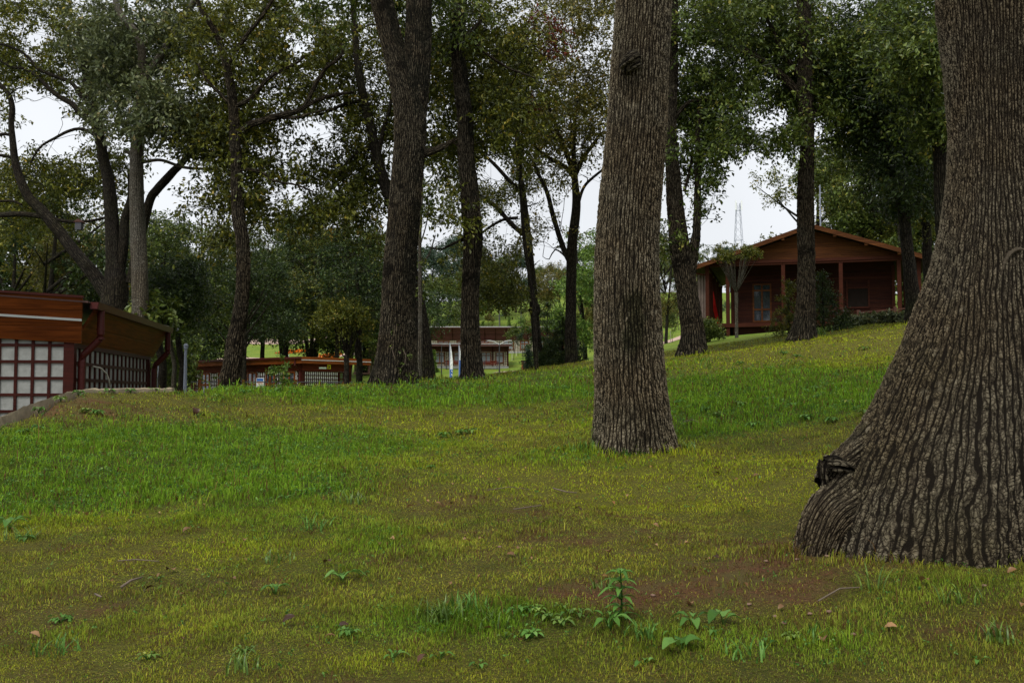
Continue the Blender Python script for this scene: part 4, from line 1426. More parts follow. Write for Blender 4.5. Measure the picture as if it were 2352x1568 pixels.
USED = {}
DENSE = [proto_tree("broadleaf_tree", "x", 100 + i, 10, 3.9, .9, 125, LEAF_DARK, BARK_FAR, L=.19, nsp=14, nlf=9, csz=.75, tr=.17, shape='round') for i in range(3)]
LOOSE = [proto_tree("broadleaf_tree", "x", 200 + i, 10, 3.4, 3.0, 95, LEAF_OLIVE, BARK_FAR, L=.16, nsp=12, nlf=9, csz=.85, tr=.14, nlimb=9) for i in range(3)]
FARP = [proto_tree("broadleaf_tree", "x", 300 + i, 12, 4.6, 2.2, 110, LEAF_BLUE, BARK_FAR, L=.34, nsp=10, nlf=9, csz=1.25, tr=.22, spread=.5) for i in range(3)]
YOUNG = proto_tree("young_tree", "x", 400, 4, 1.0, 1.3, 26, LEAF_BRIGHT, BARK_PALE, L=.16, nsp=7, nlf=8, csz=.42, tr=.035, nlimb=4)
HORN = proto_tree("hornbeam_tree", "x", 500, 9, 4.2, 2.6, 170, LEAF_DARK, BARK_FAR, L=.12, nsp=15, nlf=11, csz=.75, tr=.10, stems=3, flat=.45, shape='low', nlimb=14)


def at(px, d):
    return (px - 1176) / FL * d, d


GF = "leafy trees beyond the lawn"
k = 0
rr_ = random.Random(5)
# (px, distance, scale, kind, leaf, label)
MIDTREES = [
    (20, 46, 1.05, 1, LEAF_OLIVE, "olive tree peeping over the lattice building roof at the frame edge"),
    (95, 40, .95, 0, LEAF_DARK, "dark tree behind the lattice building roof"),
    (150, 52, 1.0, 1, LEAF_YELLOW, "yellow green tree glowing behind the heavy crooked limb"),
    (215, 44, .85, 1, LEAF_YELLOW, "small yellow green tree under the black oak's fork"),
    (395, 72, 1.3, 0, LEAF_DARK, "dense dark green tree right of the pale grey oak trunk"),
    (480, 76, 1.35, 1, LEAF_OAK, "dense dark green tree just left of the leaning oak"),
    (600, 78, 1.35, 1, LEAF_OAK, "green tree behind the low red brown building, nearest the leaning oak"),
    (655, 84, 1.5, 1, LEAF_OAK, "tall green tree behind the middle of the low red brown building"),
    (720, 90, 1.5, 0, LEAF_DARK, "tall dark tree behind the white lattice corner"),
    (840, 95, 1.4, 0, LEAF_OAK, "green tree half hidden by the forked oak"),
    (350, 60, 1.2, 0, LEAF_OAK, "tall green tree far behind the pale grey oak"),
    (300, 75, 1.3, 1, LEAF_YELLOW, "yellowish tree between the black and the grey oak"),
    (560, 62, 1.1, 1, LEAF_DARK, "dark tree beyond the leaning oak"),
    (60, 70, 1.3, 0, LEAF_OAK, "tall green tree far behind the lattice building"),
    (-40, 55, 1.2, 0, LEAF_DARK, "dark tree at the picture's left edge"),
    (230, 90, 1.5, 0, LEAF_OAK, "distant green tree behind the yellow green one"),
    (460, 85, 1.5, 1, LEAF_OLIVE, "tall olive tree behind the dense dark pair"),
    (770, 72, 1.2, 1, LEAF_OLIVE, "airy olive tree above the white lattice wall"),
]
for px, d, s, kd, lm, lb in MIDTREES:
    x, y = at(px, d)
    place((LOOSE if kd else DENSE)[k % 3], USED, x, y, rr_.uniform(0, 6.28), s * rr_.uniform(.95, 1.08), lb, GF, lm)
    k += 1
for px, d, s, lb in ((800, 76, 1.75, "dark spreading hornbeam with flat sprays above the mop headed tree"), (715, 78, 1.7, "dark spreading hornbeam further left, over the low building roof"), (650, 92, 1.6, "dark hornbeam behind the other two")):
    x, y = at(px, d)
    place(HORN, USED, x, y, rr_.uniform(0, 6.28), s, lb, "hornbeams", LEAF_DARK)
# behind the cabin
GC = "trees behind the wooden cabin"
for px, d, s, kd, lm, lb in ((1880, 66, 1.15, 0, LEAF_OLIVE, "olive tree right above the cabin ridge"), (1945, 62, 1.12, 0, LEAF_OAK, "round green tree behind the cabin, next to the flagpole"),
                             (2015, 60, 1.15, 1, LEAF_OLIVE, "airy olive tree behind the cabin's right slope"), (2080, 58, 1.2, 0, LEAF_OAK, "tall green tree behind the cabin's right eave"),
                             (2150, 62, 1.3, 0, LEAF_DARK, "dark tree between cabin and huge trunk"), (2240, 60, 1.3, 0, LEAF_DARK, "dark tree mostly behind the huge trunk"),
                             (1985, 80, 1.45, 0, LEAF_OLIVE, "distant olive tree filling in above the cabin"), (2330, 66, 1.3, 0, LEAF_OAK, "green tree at the frame edge behind the huge trunk")):
    x, y = at(px, d)
    place((LOOSE if kd else DENSE)[k % 3], USED, x, y, rr_.uniform(0, 6.28), s, lb, GC, lm)
    k += 1
# centre, beyond the lawn
GM = "trees beyond the brown buildings"
for px, d, s, kd, lm, lb in ((1345, 66, .92, 0, LEAF_BRIGHT, "bright green tree glowing beside the mid lawn trunk"), (1290, 82, .85, 1, LEAF_YELLOW, "low yellowish tree behind the vase shaped oak"),
                             (1372, 92, .95, 1, LEAF_YELLOW, "pale yellow green tree tucked behind the mid lawn trunk"),
                             (1530, 88, 1.0, 1, LEAF_YELLOW, "pale feathery tree right of the mid lawn trunk"), (1505, 120, 1.2, 0, LEAF_OLIVE, "olive tree showing right beside the mid lawn trunk"),
                             (1400, 130, 1.3, 0, LEAF_BRIGHT, "far green tree behind the mid lawn trunk"), (1650, 130, 1.0, 0, LEAF_BLUE, "far bluish tree left of the cabin"),
                             (1590, 150, 1.15, 0, LEAF_OAK, "far green tree behind the split oak")):
    x, y = at(px, d)
    place((LOOSE if kd else DENSE)[k % 3], USED, x, y, rr_.uniform(0, 6.28), s, lb, GM, lm)
    k += 1
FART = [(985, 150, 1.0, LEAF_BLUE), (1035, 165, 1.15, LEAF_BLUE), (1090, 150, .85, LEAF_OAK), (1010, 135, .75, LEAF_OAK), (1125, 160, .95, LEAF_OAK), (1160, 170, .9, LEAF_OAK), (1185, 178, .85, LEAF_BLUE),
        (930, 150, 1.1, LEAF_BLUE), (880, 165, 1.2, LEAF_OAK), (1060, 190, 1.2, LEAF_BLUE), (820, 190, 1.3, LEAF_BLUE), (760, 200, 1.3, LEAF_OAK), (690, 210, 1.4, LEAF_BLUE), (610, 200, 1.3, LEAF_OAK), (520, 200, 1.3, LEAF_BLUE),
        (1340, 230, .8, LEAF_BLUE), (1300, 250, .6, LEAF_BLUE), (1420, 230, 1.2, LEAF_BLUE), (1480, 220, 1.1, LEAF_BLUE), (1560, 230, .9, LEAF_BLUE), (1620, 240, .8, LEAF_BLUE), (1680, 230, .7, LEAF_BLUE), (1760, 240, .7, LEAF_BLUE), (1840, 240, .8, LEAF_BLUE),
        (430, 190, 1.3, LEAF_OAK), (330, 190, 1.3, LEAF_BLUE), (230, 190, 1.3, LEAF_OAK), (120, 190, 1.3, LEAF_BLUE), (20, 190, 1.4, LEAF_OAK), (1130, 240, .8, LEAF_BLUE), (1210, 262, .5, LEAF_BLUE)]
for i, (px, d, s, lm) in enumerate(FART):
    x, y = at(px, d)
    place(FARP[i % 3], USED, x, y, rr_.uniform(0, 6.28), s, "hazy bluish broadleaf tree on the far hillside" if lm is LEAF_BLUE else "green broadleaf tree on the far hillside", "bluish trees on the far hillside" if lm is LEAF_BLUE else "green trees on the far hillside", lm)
# young staked trees on the bright lawn
st = MB().tube([(0, 0, -.2), (0, 0, 1.9)], .028, 6)
YOUNGSPOTS = [(1180, 107, .9), (1200, 112, 1.0), (1190, 112, .7), (1010, 128, 1.0), (1030, 135, .9), (1045, 140, 1.1), (1000, 150, 1.0), (1125, 140, .8), (1150, 150, .9), (1185, 160, .8), (1205, 150, .7), (1215, 165, .9), (1225, 200, 1.3), (1240, 225, 1.6),
              (1252, 235, 1.4), (1262, 230, 1.7), (1272, 240, 1.5), (1280, 232, 1.4), (1288, 240, 1.3), (1232, 235, 1.4), (1195, 190, 1.0), (1170, 185, 1.0), (1250, 180, 1.1), (1262, 160, 1.0), (1275, 170, 1.1), (1530, 100, .8), (1545, 92, .7), (1560, 105, .8)]
for i, (px, d, s) in enumerate(YOUNGSPOTS):
    x, y = at(px, d)
    place(YOUNG, USED, x, y, rr_.uniform(0, 6.28), s, "slim young tree planted on the bright lawn slope", "young trees planted on the lawn slope", rr_.choice([LEAF_BRIGHT, LEAF_OAK, LEAF_BLUE, LEAF_YELLOW]))
stake0 = tag(st.build("wooden_stake", STAKE), "pale upright stake beside a young tree on the far lawn", "stake", "stakes beside the young trees")
for i, (px, d, s) in enumerate(YOUNGSPOTS):
    for j in range(1 if d < 200 and i % 2 == 0 else 0):
        x, y = at(px + (-4, 6)[j], d)
        o = stake0 if (i == 0 and j == 0) else stake0.copy()
        if not (i == 0 and j == 0): C.objects.link(o)
        o.location = (x, y, gz(x, y))
        o.scale = (1, 1, rr_.uniform(.7, 1.1) * max(.8, s))


# conifers and shrubs
def conifer(name, label, seed, H, cr, n, leafm, tiers=9, L=.12, wid=.35, group=None, px=0, d=1, zoff=0, tr=.05):
    rng = np.random.default_rng(seed)
    w = Wood()
    w.limb([(0, 0, -.2), (0, 0, H * .5), (0, 0, H)], [tr, tr * .7, tr * .2], n=8, step=.3)
    cl = []
    for i in range(tiers):
        q = (i + .5) / tiers
        for j in range(max(3, int(n * (1 - q) / tiers * 2))):
            a = rng.uniform(0, 6.28)
            k = cr * (1 - q) ** .8 * rng.uniform(.25, 1)
            cl.append((k * math.cos(a), k * math.sin(a), H * (.06 + .92 * q) - k * .12))
    cl = np.array(cl)
    grow(w, cl, rng, start_r=.015, tip_r=.005, up=0)
    x, y = at(px, d)
    root = thing(name, label, "shrub" if "shrub" in name else "tree", (x, y, gz(x, y) + zoff), 0, group)
    link_mesh("trunk", w.mesh("trunk"), BARK_FAR, root)
    V, F, ti = leaves(cl, np.full(len(cl), .16 * max(cr, .4)), 6, 12, L, rng, None, spread=.14, wid=wid)
    link_mesh("foliage", np_mesh("foliage", V, [F], False, fattr={"tint": ti}), leafm, root)
    return root


def bush(name, label, seed, rx, rz, n, leafm, px, d, L=.09, group=None, cat="shrub", zoff=0, nsp=10, nlf=10, stems=5):
    rng = np.random.default_rng(seed)
    w = Wood()
    for i in range(stems):
        a = rng.uniform(0, 6.28)
        k = rx * rng.uniform(.3, .8)
        w.limb([(0, 0, -.1), (k * .4 * math.cos(a), k * .4 * math.sin(a), rz * .8), (k * math.cos(a), k * math.sin(a), rz * 1.4)], [.025, .018, .006], n=5, step=.2)
    q = rng.normal(size=(n, 3))
    q /= np.linalg.norm(q, axis=1)[:, None]
    q *= rng.random(n)[:, None] ** .35
    cl = q * np.array([rx, rx, rz]) + np.array([0, 0, rz * .95])
    grow(w, cl, rng, start_r=.012, tip_r=.004)
    x, y = at(px, d)
    root = thing(name, label, cat, (x, y, gz(x, y) + zoff), 0, group)
    link_mesh("stems", w.mesh("stems"), BARK_FAR, root)
    V, F, ti = leaves(cl, np.full(n, .25 * rx), nsp, nlf, L, rng, None, spread=.12)
    link_mesh("foliage", np_mesh("foliage", V, [F], False, fattr={"tint": ti}), leafm, root)
    return root


conifer("conifer_shrub", "dark green conifer shrub right of the oak before the cabin", 41, 2.1, 1.15, 90, LEAF_DARK, L=.10, px=1893, d=32, zoff=-.1)
conifer("conifer_shrub", "sparse brownish conifer left of the oak before the cabin", 42, 2.2, .9, 45, LEAF_OLIVE, L=.10, px=1813, d=33, zoff=-.3)
bush("shrub", "round dark shrub at the cabin deck's left corner", 43, .62, .45, 60, LEAF_OAK, 1628, 38)
conifer("yew_tree", "broad black green yew under the vase shaped oak", 44, 1.6, 1.1, 110, LEAF_DARK, L=.10, px=1292, d=32)
conifer("yew_tree", "second, lower yew touching the slender knobbly oak", 45, 1.1, .75, 60, LEAF_DARK, L=.10, px=1262, d=33)
conifer("spruce_tree", "thin leggy spruce with an open top, before the long roof", 46, 3.2, .7, 34, LEAF_DARK, L=.11, px=1190 + 42, d=44, tiers=8, tr=.03)
conifer("spruce_tree", "small leggy spruce behind the broad yew", 47, 2.9, .6, 30, LEAF_DARK, L=.11, px=1257, d=40, tiers=8, tr=.03)
conifer("cypress_tree", "small blue green cypress left of the yews", 48, 1.0, .28, 40, LEAF_BLUE, L=.08, px=1214, d=36)
for i, (px, d, s) in enumerate(((995, 96, 2.2), (1110, 135, 3.1), (1170, 138, 3.1))):
    conifer("cypress_tree", ("bright green columnar cypress in front of the long wall", "bright green columnar cypress above the long roof, left one", "bright green columnar cypress above the long roof, right one")[i], 50 + i, s, .5, 40, LEAF_BRIGHT, L=.18, px=px, d=d, group="columnar cypresses")
for i in range(11):
    px = 1935 + i * 17 + (i % 3) * 4
    bush("rhododendron", ("first second third fourth fifth sixth seventh eighth ninth tenth eleventh".split()[i] + " rhododendron bush from the left along the cabin fence"), 60 + i, .30, .22, 11, LEAF_GREY, px, 35.5 - i * .5, L=.13, group="rhododendrons along the cabin fence", nsp=5, nlf=8, zoff=-.05)
bush("sapling_bush", "bright light green leafy sapling before the low red brown building", 80, .55, 1.35, 34, LEAF_BRIGHT, 643, 44, L=.13, cat="sapling", nsp=5, nlf=8)
bush("broadleaf_bush", "bush with big bright leaves right of the pale grey trunk", 81, .75, .8, 26, LEAF_OAK, 362, 28.5, L=.24, nsp=5, nlf=6, zoff=1.9)
bush("broadleaf_bush", "smaller bush with big bright leaves left of the pale grey trunk", 82, .6, .6, 12, LEAF_OAK, 300, 28.5, L=.24, nsp=5, nlf=7, zoff=1.6)


def pollard(name, label, px, py_foot, d, h1, spread_, h2, leafm, bark, seed, nst=22, dens=30, L=.07, lean=0, csz=.2):
    rng = np.random.default_rng(seed)
    x, y = at(px, d)
    z = gz(x, y)
    w = Wood()
    w.limb([(0, 0, -.2), (0, 0, h1 * .5), (lean, 0, h1)], [.075, .06, .07], n=14, step=.06, lump=.08)
    tips = []
    for i in range(nst):
        a = rng.uniform(0, 6.28)
        k = spread_ * rng.uniform(.3, 1) ** .7
        t = (lean + k * math.cos(a), k * math.sin(a), h1 + h2 * rng.uniform(.75, 1))
        w.limb([(lean, 0, h1 - .03), (lean + k * .45 * math.cos(a), k * .45 * math.sin(a), h1 + h2 * .35), t], [.02, .012, .005], n=5, step=.15, lump=0)
        tips.append(t)
    tips = np.array(tips)
    ex = tips[rng.integers(0, nst, dens)] + rng.normal(0, .16, (dens, 3)) * np.array([1, 1, .8])
    cl = np.vstack([tips, ex])
    root = thing(name, label, "tree", (x, y, z), 0, "pollarded mop headed trees")
    link_mesh("trunk", w.mesh("trunk"), bark, root)
    V, F, ti = leaves(cl, np.full(len(cl), csz), 8, 9, L, rng, None, spread=.1)
    link_mesh("crown", np_mesh("crown", V, [F], False, fattr={"tint": ti}), leafm, root)


pollard("pollarded_tree", "small pollard with a goblet of bare twigs before the cabin porch", 1693, 772, 38, 1.75, .85, 1.75, LEAF_OLIVE, BARK_PALE, 90, nst=38, dens=8, L=.085, csz=.15)
pollard("pollarded_tree", "small pollard with a dense olive mop head left of the forked oak", 796, 872, 24, .72, .5, 1.05, LEAF_OLIVE, BARK_FAR, 91, nst=30, dens=120, L=.06)
hero_tree("small_tree", "thin dark knobbly trunk with a kink, right beside the olive mop head",
          [([(825, 872), (826, 830), (822, 800), (826, 770), (822, 740), (824, 700), (820, 640)], [16, 14, 16, 13, 11, 10, 8])],
          [(790, 610, 90, 90, 25, 2, 26), (840, 700, 40, 50, 25, 1, 8)], 25, BARK_FAR, LEAF_DARK, 92, ring=18, ymax=760, nsp=16, L=.085, csz=.6)
# trunks between the lattice building and the low one
for i, (px, w_, lb) in enumerate(((372, 20, "dark twin trunk beside the second downpipe"), (399, 11, "pale thin bent trunk before the cross braced fence"), (418, 16, "grey trunk left of the bluish lamp post"))):
    hero_tree("small_tree", lb, [([(px, 878), (px + 2, 840), (px - 6, 800), (px - 8, 760), (px, 700)], [w_, w_ * .9, w_ * .85, w_ * .8, w_ * .7])],
              [(px + 10, 700, 50, 60, 34, 1.5, 14), (px + 20, 640, 60, 50, 34, 1.5, 10)], 34, BARK_PALE if i == 1 else BARK_FAR, LEAF_DARK, 95 + i, ring=16, ymax=812, nsp=22, L=.12, csz=.7)

# ------------------------------------------------------------------ lattice building at the left (20 m)
def lattice_x(mb, x0, x1, y, z0, z1, nx, nz, w, t=.03):
    """bars on a wall facing -y; t proud"""
    for i in range(nx + 1):
        x = x0 + (x1 - x0) * i / nx
        mb.box(x - w / 2, y - t, z0, x + w / 2, y, z1)
    for j in range(nz + 1):
        z = z0 + (z1 - z0) * j / nz
        mb.box(x0, y - t * .8, z - w / 2, x1, y + .001, z + w / 2)


def building_left():
    cx, cyy = -8.85, 20.0
    rz = math.atan2(1.05, 7)
    zb = -1.35
    root = thing("lattice_building", "grey plaster building with dark red lattice and wood cladding overhang at the frame's left edge", "building", (cx, cyy, zb), rz)
    Z = lambda z: z - zb
    L, D = 7.0, 7.2
    b = MB().box(-L, 0, -.3, 0, D, Z(1.12))
    b.build("wall", PLASTER, root)
    w = MB()
    # front lattice
    for i in range(1, 23):
        x = -.10 - .315 * i + .0
        w.box(x - .028, -.035, -.1, x + .028, .002, Z(1.6))
    for j in range(9):
        z = Z(.98) - .33 * j
        w.box(-L, -.03, z - .028, -.1, .003, z + .028)
    w.build("front_lattice", W_TRIM, root)
    s = MB()
    for i in range(1, 18):
        y = .10 + .405 * i
        s.box(-.002, y - .035, -.1, .035, y + .035, Z(1.1))
    for j in range(9):
        z = Z(.965) - .335 * j
        s.box(-.003, .1, z - .035, .03, D - .1, z + .035)
    s.build("side_lattice", W_TRIM, root)
    p = MB().box(-.14, -.06, -.2, .06, .14, Z(1.1))
    p.box(-.05, D - .16, -.2, .06, D + .04, Z(1.1))
    p.box(-.08, .05, Z(.93), .055, D, Z(1.08))
    p.build("corner_post", W_TRIM, root)
    # mono pitch end: cladding leaning outward, sloping down to the right
    sl = .055
    def zt(x): return Z(1.90) - sl * (x - .3)
    def zl(x): return Z(1.02) - sl * (x - .3)
    c = MB()
    x0, x1 = -L, .32
    def fr(x, q):  # q 0 bottom .. 1 top
        return (x if x < 0 else x - .12 * (1 - q), -.10 - .42 * q, zl(x) + (zt(x) - zl(x)) * q)
    c.slab([fr(x0, 0), fr(x1, 0), fr(x1, .49), fr(x0, .49)], (0, .05, .01))
    c.slab([fr(x0, .53), fr(x1, .53), fr(x1, 1), fr(x0, 1)], (0, .05, .01))
    c.build("gable_cladding", W_CLAD_L, root)
    t = MB().slab([fr(x0, .485), fr(x1, .485), fr(x1, .535), fr(x0, .535)], (0, -.02, 0))
    t.build("metal_strip", WHITE_TRIM, root)
    cap = MB().slab([(x0, -.56, zt(x0) - .01), (x1 + .02, -.56, zt(x1) - .01), (x1 + .02, -.56, zt(x1) + .035), (x0, -.56, zt(x0) + .035)], (0, .1, 0))
    cap.build("cap_flashing", W_TRIM, root)
    e = MB()
    # side soffit cladding, wall head to gutter
    e.slab([(.06, -.06, Z(1.02)), (.06, D + .35, Z(1.02)), (.46, D + .35, Z(1.70)), (.46, -.06, Z(1.70))], (-.04, 0, .02))
    e.slab([(.05, D + .3, Z(1.0)), (.45, D + .3, Z(1.7)), (-.6, D + .3, Z(1.7)), (-.6, D + .3, Z(1.0))], (0, .05, 0))
    e.build("side_cladding", W_CLAD_L, root)
    g = MB()
    gx0, gx1, gy0, gy1, g0, g1 = .40, .58, -.30, D + .45, Z(1.69), Z(1.83)
    g.slab([(gx0, gy0, g0), (gx1 - .03, gy0, g0), (gx1 - .03, gy1, g0), (gx0, gy1, g0)], (0, 0, .012))
    g.slab([(gx1 - .03, gy0, g0), (gx1 - .03, gy1, g0), (gx1, gy1, g1), (gx1, gy0, g1)], (-.012, 0, 0))
    g.slab([(gx0, gy0, g0), (gx0, gy1, g0), (gx0, gy1, g1), (gx0, gy0, g1)], (.012, 0, 0))
    g.slab([(gx0, gy0, g0), (gx1 - .03, gy0, g0), (gx1, gy0, g1), (gx0, gy0, g1)], (0, .012, 0))
    g.slab([(gx0, gy1, g0), (gx1 - .03, gy1, g0), (gx1, gy1, g1), (gx0, gy1, g1)], (0, -.012, 0))
    g.build("gutter", GUTTER, root)
    r = MB().slab([(x0, -.5, zt(x0) - .03), (.42, -.5, Z(1.80)), (.42, D + .4, Z(1.80)), (x0, D + .4, zt(x0) - .03)], (0, 0, .03))
    r.build("roof", ROOFM, root)
    e2 = MB().slab([(.0, D - 1.2, Z(1.86)), (.42, D - 1.2, Z(1.845)), (.46, D + .42, Z(1.87)), (-.2, D + .42, Z(1.90))], (0, 0, .02))
    e2.build("roof_flashing", STAKE, root)
    for (y, nm) in ((.22, 0), (D + .12, 1)):
        q = MB().tube([(.49, y, Z(1.72)), (.49, y, Z(1.40)), (.49, y, Z(1.22)), (.46, y, Z(1.10)), (.30, y, Z(.93)), (.17, y, Z(.80)), (.135, y, Z(.66)), (.135, y, Z(.3)), (.13, y, .1)], .074, 16)
        for zz in (1.34, 1.16): q.tube([(.49, y, Z(zz)), (.49, y, Z(zz - .05))], .082, 16)
        q.tube([(.136, y, Z(.62)), (.136, y, Z(.56))], .082, 16)
        q.build("downpipe", GUTTER, root, smooth=False)
    h = MB().tube([(.04, 1.45, Z(.60)), (.16, 1.6, Z(.57)), (.24, 1.8, Z(.45)), (.26, 1.95, Z(.30)), (.26, 2.0, Z(.16))], .018, 8)
    h.build("hose", STAKE, root, smooth=True)


building_left()

# retaining wall
def retaining_wall():
    pts = [np.array(p) for p in WALL_LINE]
    pts = [q - [0, 0, .09] for q in pts]
    b0 = pts[1]
    root = thing("retaining_wall", "low weathered concrete retaining wall curving below the lattice building", "wall", tuple(b0))
    V, F = [], []
    p, _ = catmull(pts, [1] * len(pts), .12)
    rng = np.random.default_rng(9)
    n = len(p)
    for i, q in enumerate(p):
        j = rng.normal(0, .006, 3)
        g = gz(q[0], q[1])
        top = max(q[2] + .0, g + .03) + j[0]
        y0, y1 = q[1], q[1] + .16
        V += [(q[0], y0 + j[1], top - 1.4), (q[0], y0 + j[1], top - .015), (q[0], y0 + .02, top), (q[0], y1 - .02, top + j[2]), (q[0], y1, top - .02), (q[0], y1, top - 1.6)]
    for i in range(n - 1):
        for k in range(5):
            a = i * 6 + k
            F.append((a, a + 6, a + 7, a + 1))
    V = [tuple(np.array(v) - b0) for v in V]
    V = np.array(V)
    me = bpy.data.meshes.new("wall_body")
    me.from_pydata([tuple(v) for v in V], [], F + [(0, 1, 2, 3, 4, 5), tuple(range(6 * n - 6, 6 * n))[::-1]])
    link_mesh("wall_body", me, CONCRETE, root)


retaining_wall()


# ------------------------------------------------------------------ low red brown building (60 m)
def window_unit(root, x0, x1, z0, z1, y, mat_fr, nx=2, trans=.28, glass=GLASS, fw=.06, mid=None):
    """window facing -y: frame part with pane sub-part"""
    f = MB()
    f.box(x0, y - .06, z0, x0 + fw, y + .02, z1).box(x1 - fw, y - .06, z0, x1, y + .02, z1)
    f.box(x0 + fw, y - .06, z1 - fw, x1 - fw, y + .02, z1).box(x0 + fw, y - .06, z0, x1 - fw, y + .02, z0 + fw)
    zs = z1 - (z1 - z0) * trans
    f.box(x0 + fw, y - .05, zs - fw / 2, x1 - fw, y + .02, zs + fw / 2)
    for i in range(1, nx):
        x = x0 + (x1 - x0) * i / nx
        f.box(x - fw / 2, y - .055, z0 + fw, x + fw / 2, y + .02, zs - fw / 2)
        f.box(x - fw / 2, y - .055, zs + fw / 2, x + fw / 2, y + .02, z1 - fw)
    if mid:
        zm = z0 + (z1 - z0) * mid
        f.box(x0 + fw, y - .052, zm - fw / 2, x1 - fw, y + .02, zm + fw / 2)
    o = f.build("window", mat_fr, root)
    p = MB().box(x0 + fw * .5, y - .02, z0 + fw * .5, x1 - fw * .5, y + .0, z1 - fw * .5)
    p.build("pane", glass, o)
    return o


def sub_face(root_obj, name, mats):
    pass


def building_low():
    zb = -1.0
    cx, cyy = -12.62, 60.0
    rz = math.atan2(.77, .64)          # right face runs along local x, long left face along local y
    root = thing("low_building", "low building with red brown band, white lattice panels and yellow warning squares", "building", (cx, cyy, zb), rz)
    Z = lambda z: z - zb
    W, D = 3.75, 11.4
    MB().box(0, 0, -.4, W, D, Z(2.0)).build("wall", WHITEP, root)
    band = MB().box(-.05, -.05, Z(1.40), W + .03, -.001, Z(1.95)).box(-.05, 0, Z(1.40), -.001, D + .03, Z(1.95))
    band.build("board_band", W_BAND, root)
    # cladding: right face flat with strip; left face lean out
    o = .45
    c = MB().box(-o, -o, Z(1.84), W + 1.35, -o + .05, Z(2.24))
    c.box(-o, -o + .05, Z(1.84), -o + .05, D + .5, Z(2.17))
    c.build("fascia", W_CLAD, root)
    MB().box(-o, -o - .02, Z(2.03), W + 1.35, -o + .001, Z(2.07)).build("metal_strip", WHITE_TRIM, root)
    MB().box(-o - .12, -o - .02, Z(2.12), -o + .001, D + .55, Z(2.24)).build("gutter", GUTTER, root)
    MB().box(-o + .05, -o + .05, Z(2.12), W + 1.35, D + .5, Z(2.2)).box(W + 1.2, -o + .05, Z(1.30), W + 1.3, -o + .15, Z(1.84)).box(W, -o + .06, Z(1.28), W + 1.35, -o + .14, Z(1.36)).build("roof", ROOFM, root)
    for y in (.1, D + .2):
        MB().tube([(-o - .06, y, Z(2.12)), (-o - .06, y, Z(1.75)), (-.12, y, Z(1.35)), (-.12, y, .1)], .065, 10).build("downpipe", GUTTER, root)
    # corner posts
    MB().box(-.09, -.09, -.2, .12, .12, Z(1.42)).box(W - .1, -.07, -.2, W + .05, .1, Z(1.42)).box(-.07, D - .1, -.2, .1, D + .05, Z(1.42)).build("corner_post", W_TRIM, root)
    # right face: lattice then window
    a = MB()
    lattice_x(a, .15, 2.75, 0, 0, Z(1.38), 17, 10, .045, .04)
    a.build("lattice", W_TRIM, root)
    window_unit(root, 2.80, 3.55, Z(-.1), Z(1.38), -.02, W_TRIM, 2, .3)
    MB().box(1.2, -.10, Z(1.55), 1.75, -.05, Z(1.66)).build("wall_lamp", WHITE_P, root)
    # left face: built facing -y in a helper frame, then swapped (x -> y)
    def side(mb):
        mb.v = [(y, x, z) for x, y, z in mb.v]
        mb.f = [tuple(reversed(f)) for f in mb.f]
        return mb
    # order along the wall from the corner (left in the photo is far)
    segs = [("l", .12, .5), ("w", .65, 1.75), ("l", 1.9, 2.5), ("w", 2.65, 3.55), ("l", 3.7, 4.4), ("w", 4.5, 5.45), ("l", 5.6, 6.1), ("w", 6.25, 7.1), ("l", 7.3, 8.0), ("w", 8.15, 8.7), ("l", 8.9, 9.5), ("w", 9.65, 10.6), ("l", 10.75, 11.2)]
    for kd, s0, s1 in segs:
        if kd == "l":
            q = MB()
            lattice_x(q, s0, s1, 0, 0, Z(1.38), 3, 9, .045, .04)
            side(q).build("lattice", W_TRIM, root)
        else:
            f = MB()
            z0, z1, fw, y = Z(-.35), Z(1.38), .09, -.02
            f.box(s0, y - .06, z0, s0 + fw, y + .02, z1).box(s1 - fw, y - .06, z0, s1, y + .02, z1)
            f.box(s0 + fw, y - .06, z1 - fw, s1 - fw, y + .02, z1).box(s0 + fw, y - .06, z0, s1 - fw, y + .02, z0 + fw)
            m = (s0 + s1) / 2
            zc = Z(.62)
            f.box(s0 + fw, y - .07, zc - .06, s1 - fw, y + .02, zc + .06)
            f.box(m - .05, y - .055, z0 + fw, m + .05, y + .02, zc - .06).box(m - .05, y - .055, zc + .06, m + .05, y + .02, z1 - fw)
            fo = side(f).build("window", W_CLAD, root)
            side(MB().box(s0 + .03, y - .02, z0 + .03, s1 - .03, y, z1 - .03)).build("pane", GLASS, fo)
    # yellow squares with a black mark
    def plate(name, m1, parent, boxes):
        mm = MB()
        for bx in boxes: mm.box(*bx)
        return mm.build(name, m1, parent)
    p1 = plate("warning_sign", YELLOW_P, root, [(1.85, -.075, Z(1.56), 2.12, -.052, Z(1.82))])
    MB().prism([(1.90, -.078, Z(1.60)), (2.07, -.078, Z(1.60)), (1.985, -.078, Z(1.76))], (0, -.003, 0)).build("sign_mark", BLACK_P, p1)
    q = side(MB().box(5.65, -.075, Z(1.50), 5.98, -.052, Z(1.80))).build("warning_sign", YELLOW_P, root)
    side(MB().prism([(5.72, -.078, Z(1.54)), (5.90, -.078, Z(1.54)), (5.81, -.078, Z(1.72))], (0, -.003, 0))).build("sign_mark", BLACK_P, q)
    # notice boards hung on the walls
    nb = side(MB().box(3.65, -.12, Z(-.4), 4.42, -.09, Z(1.02))).build("notice_board", WHITE_P, root)
    hd = MB().box(3.70, -.124, Z(.82), 4.37, -.121, Z(.98))
    side(hd).build("blue_heading", BLUE_P, nb)
    ln = MB()
    for i, (l0, z) in enumerate(((3.75, .70), (3.75, .60), (3.75, .44), (3.8, .30), (3.75, .16))):
        ln.box(l0, -.124, Z(z), 4.32 - .12 * (i % 3), -.121, Z(z + .03))
    side(ln).build("red_lines", RED_P, nb)
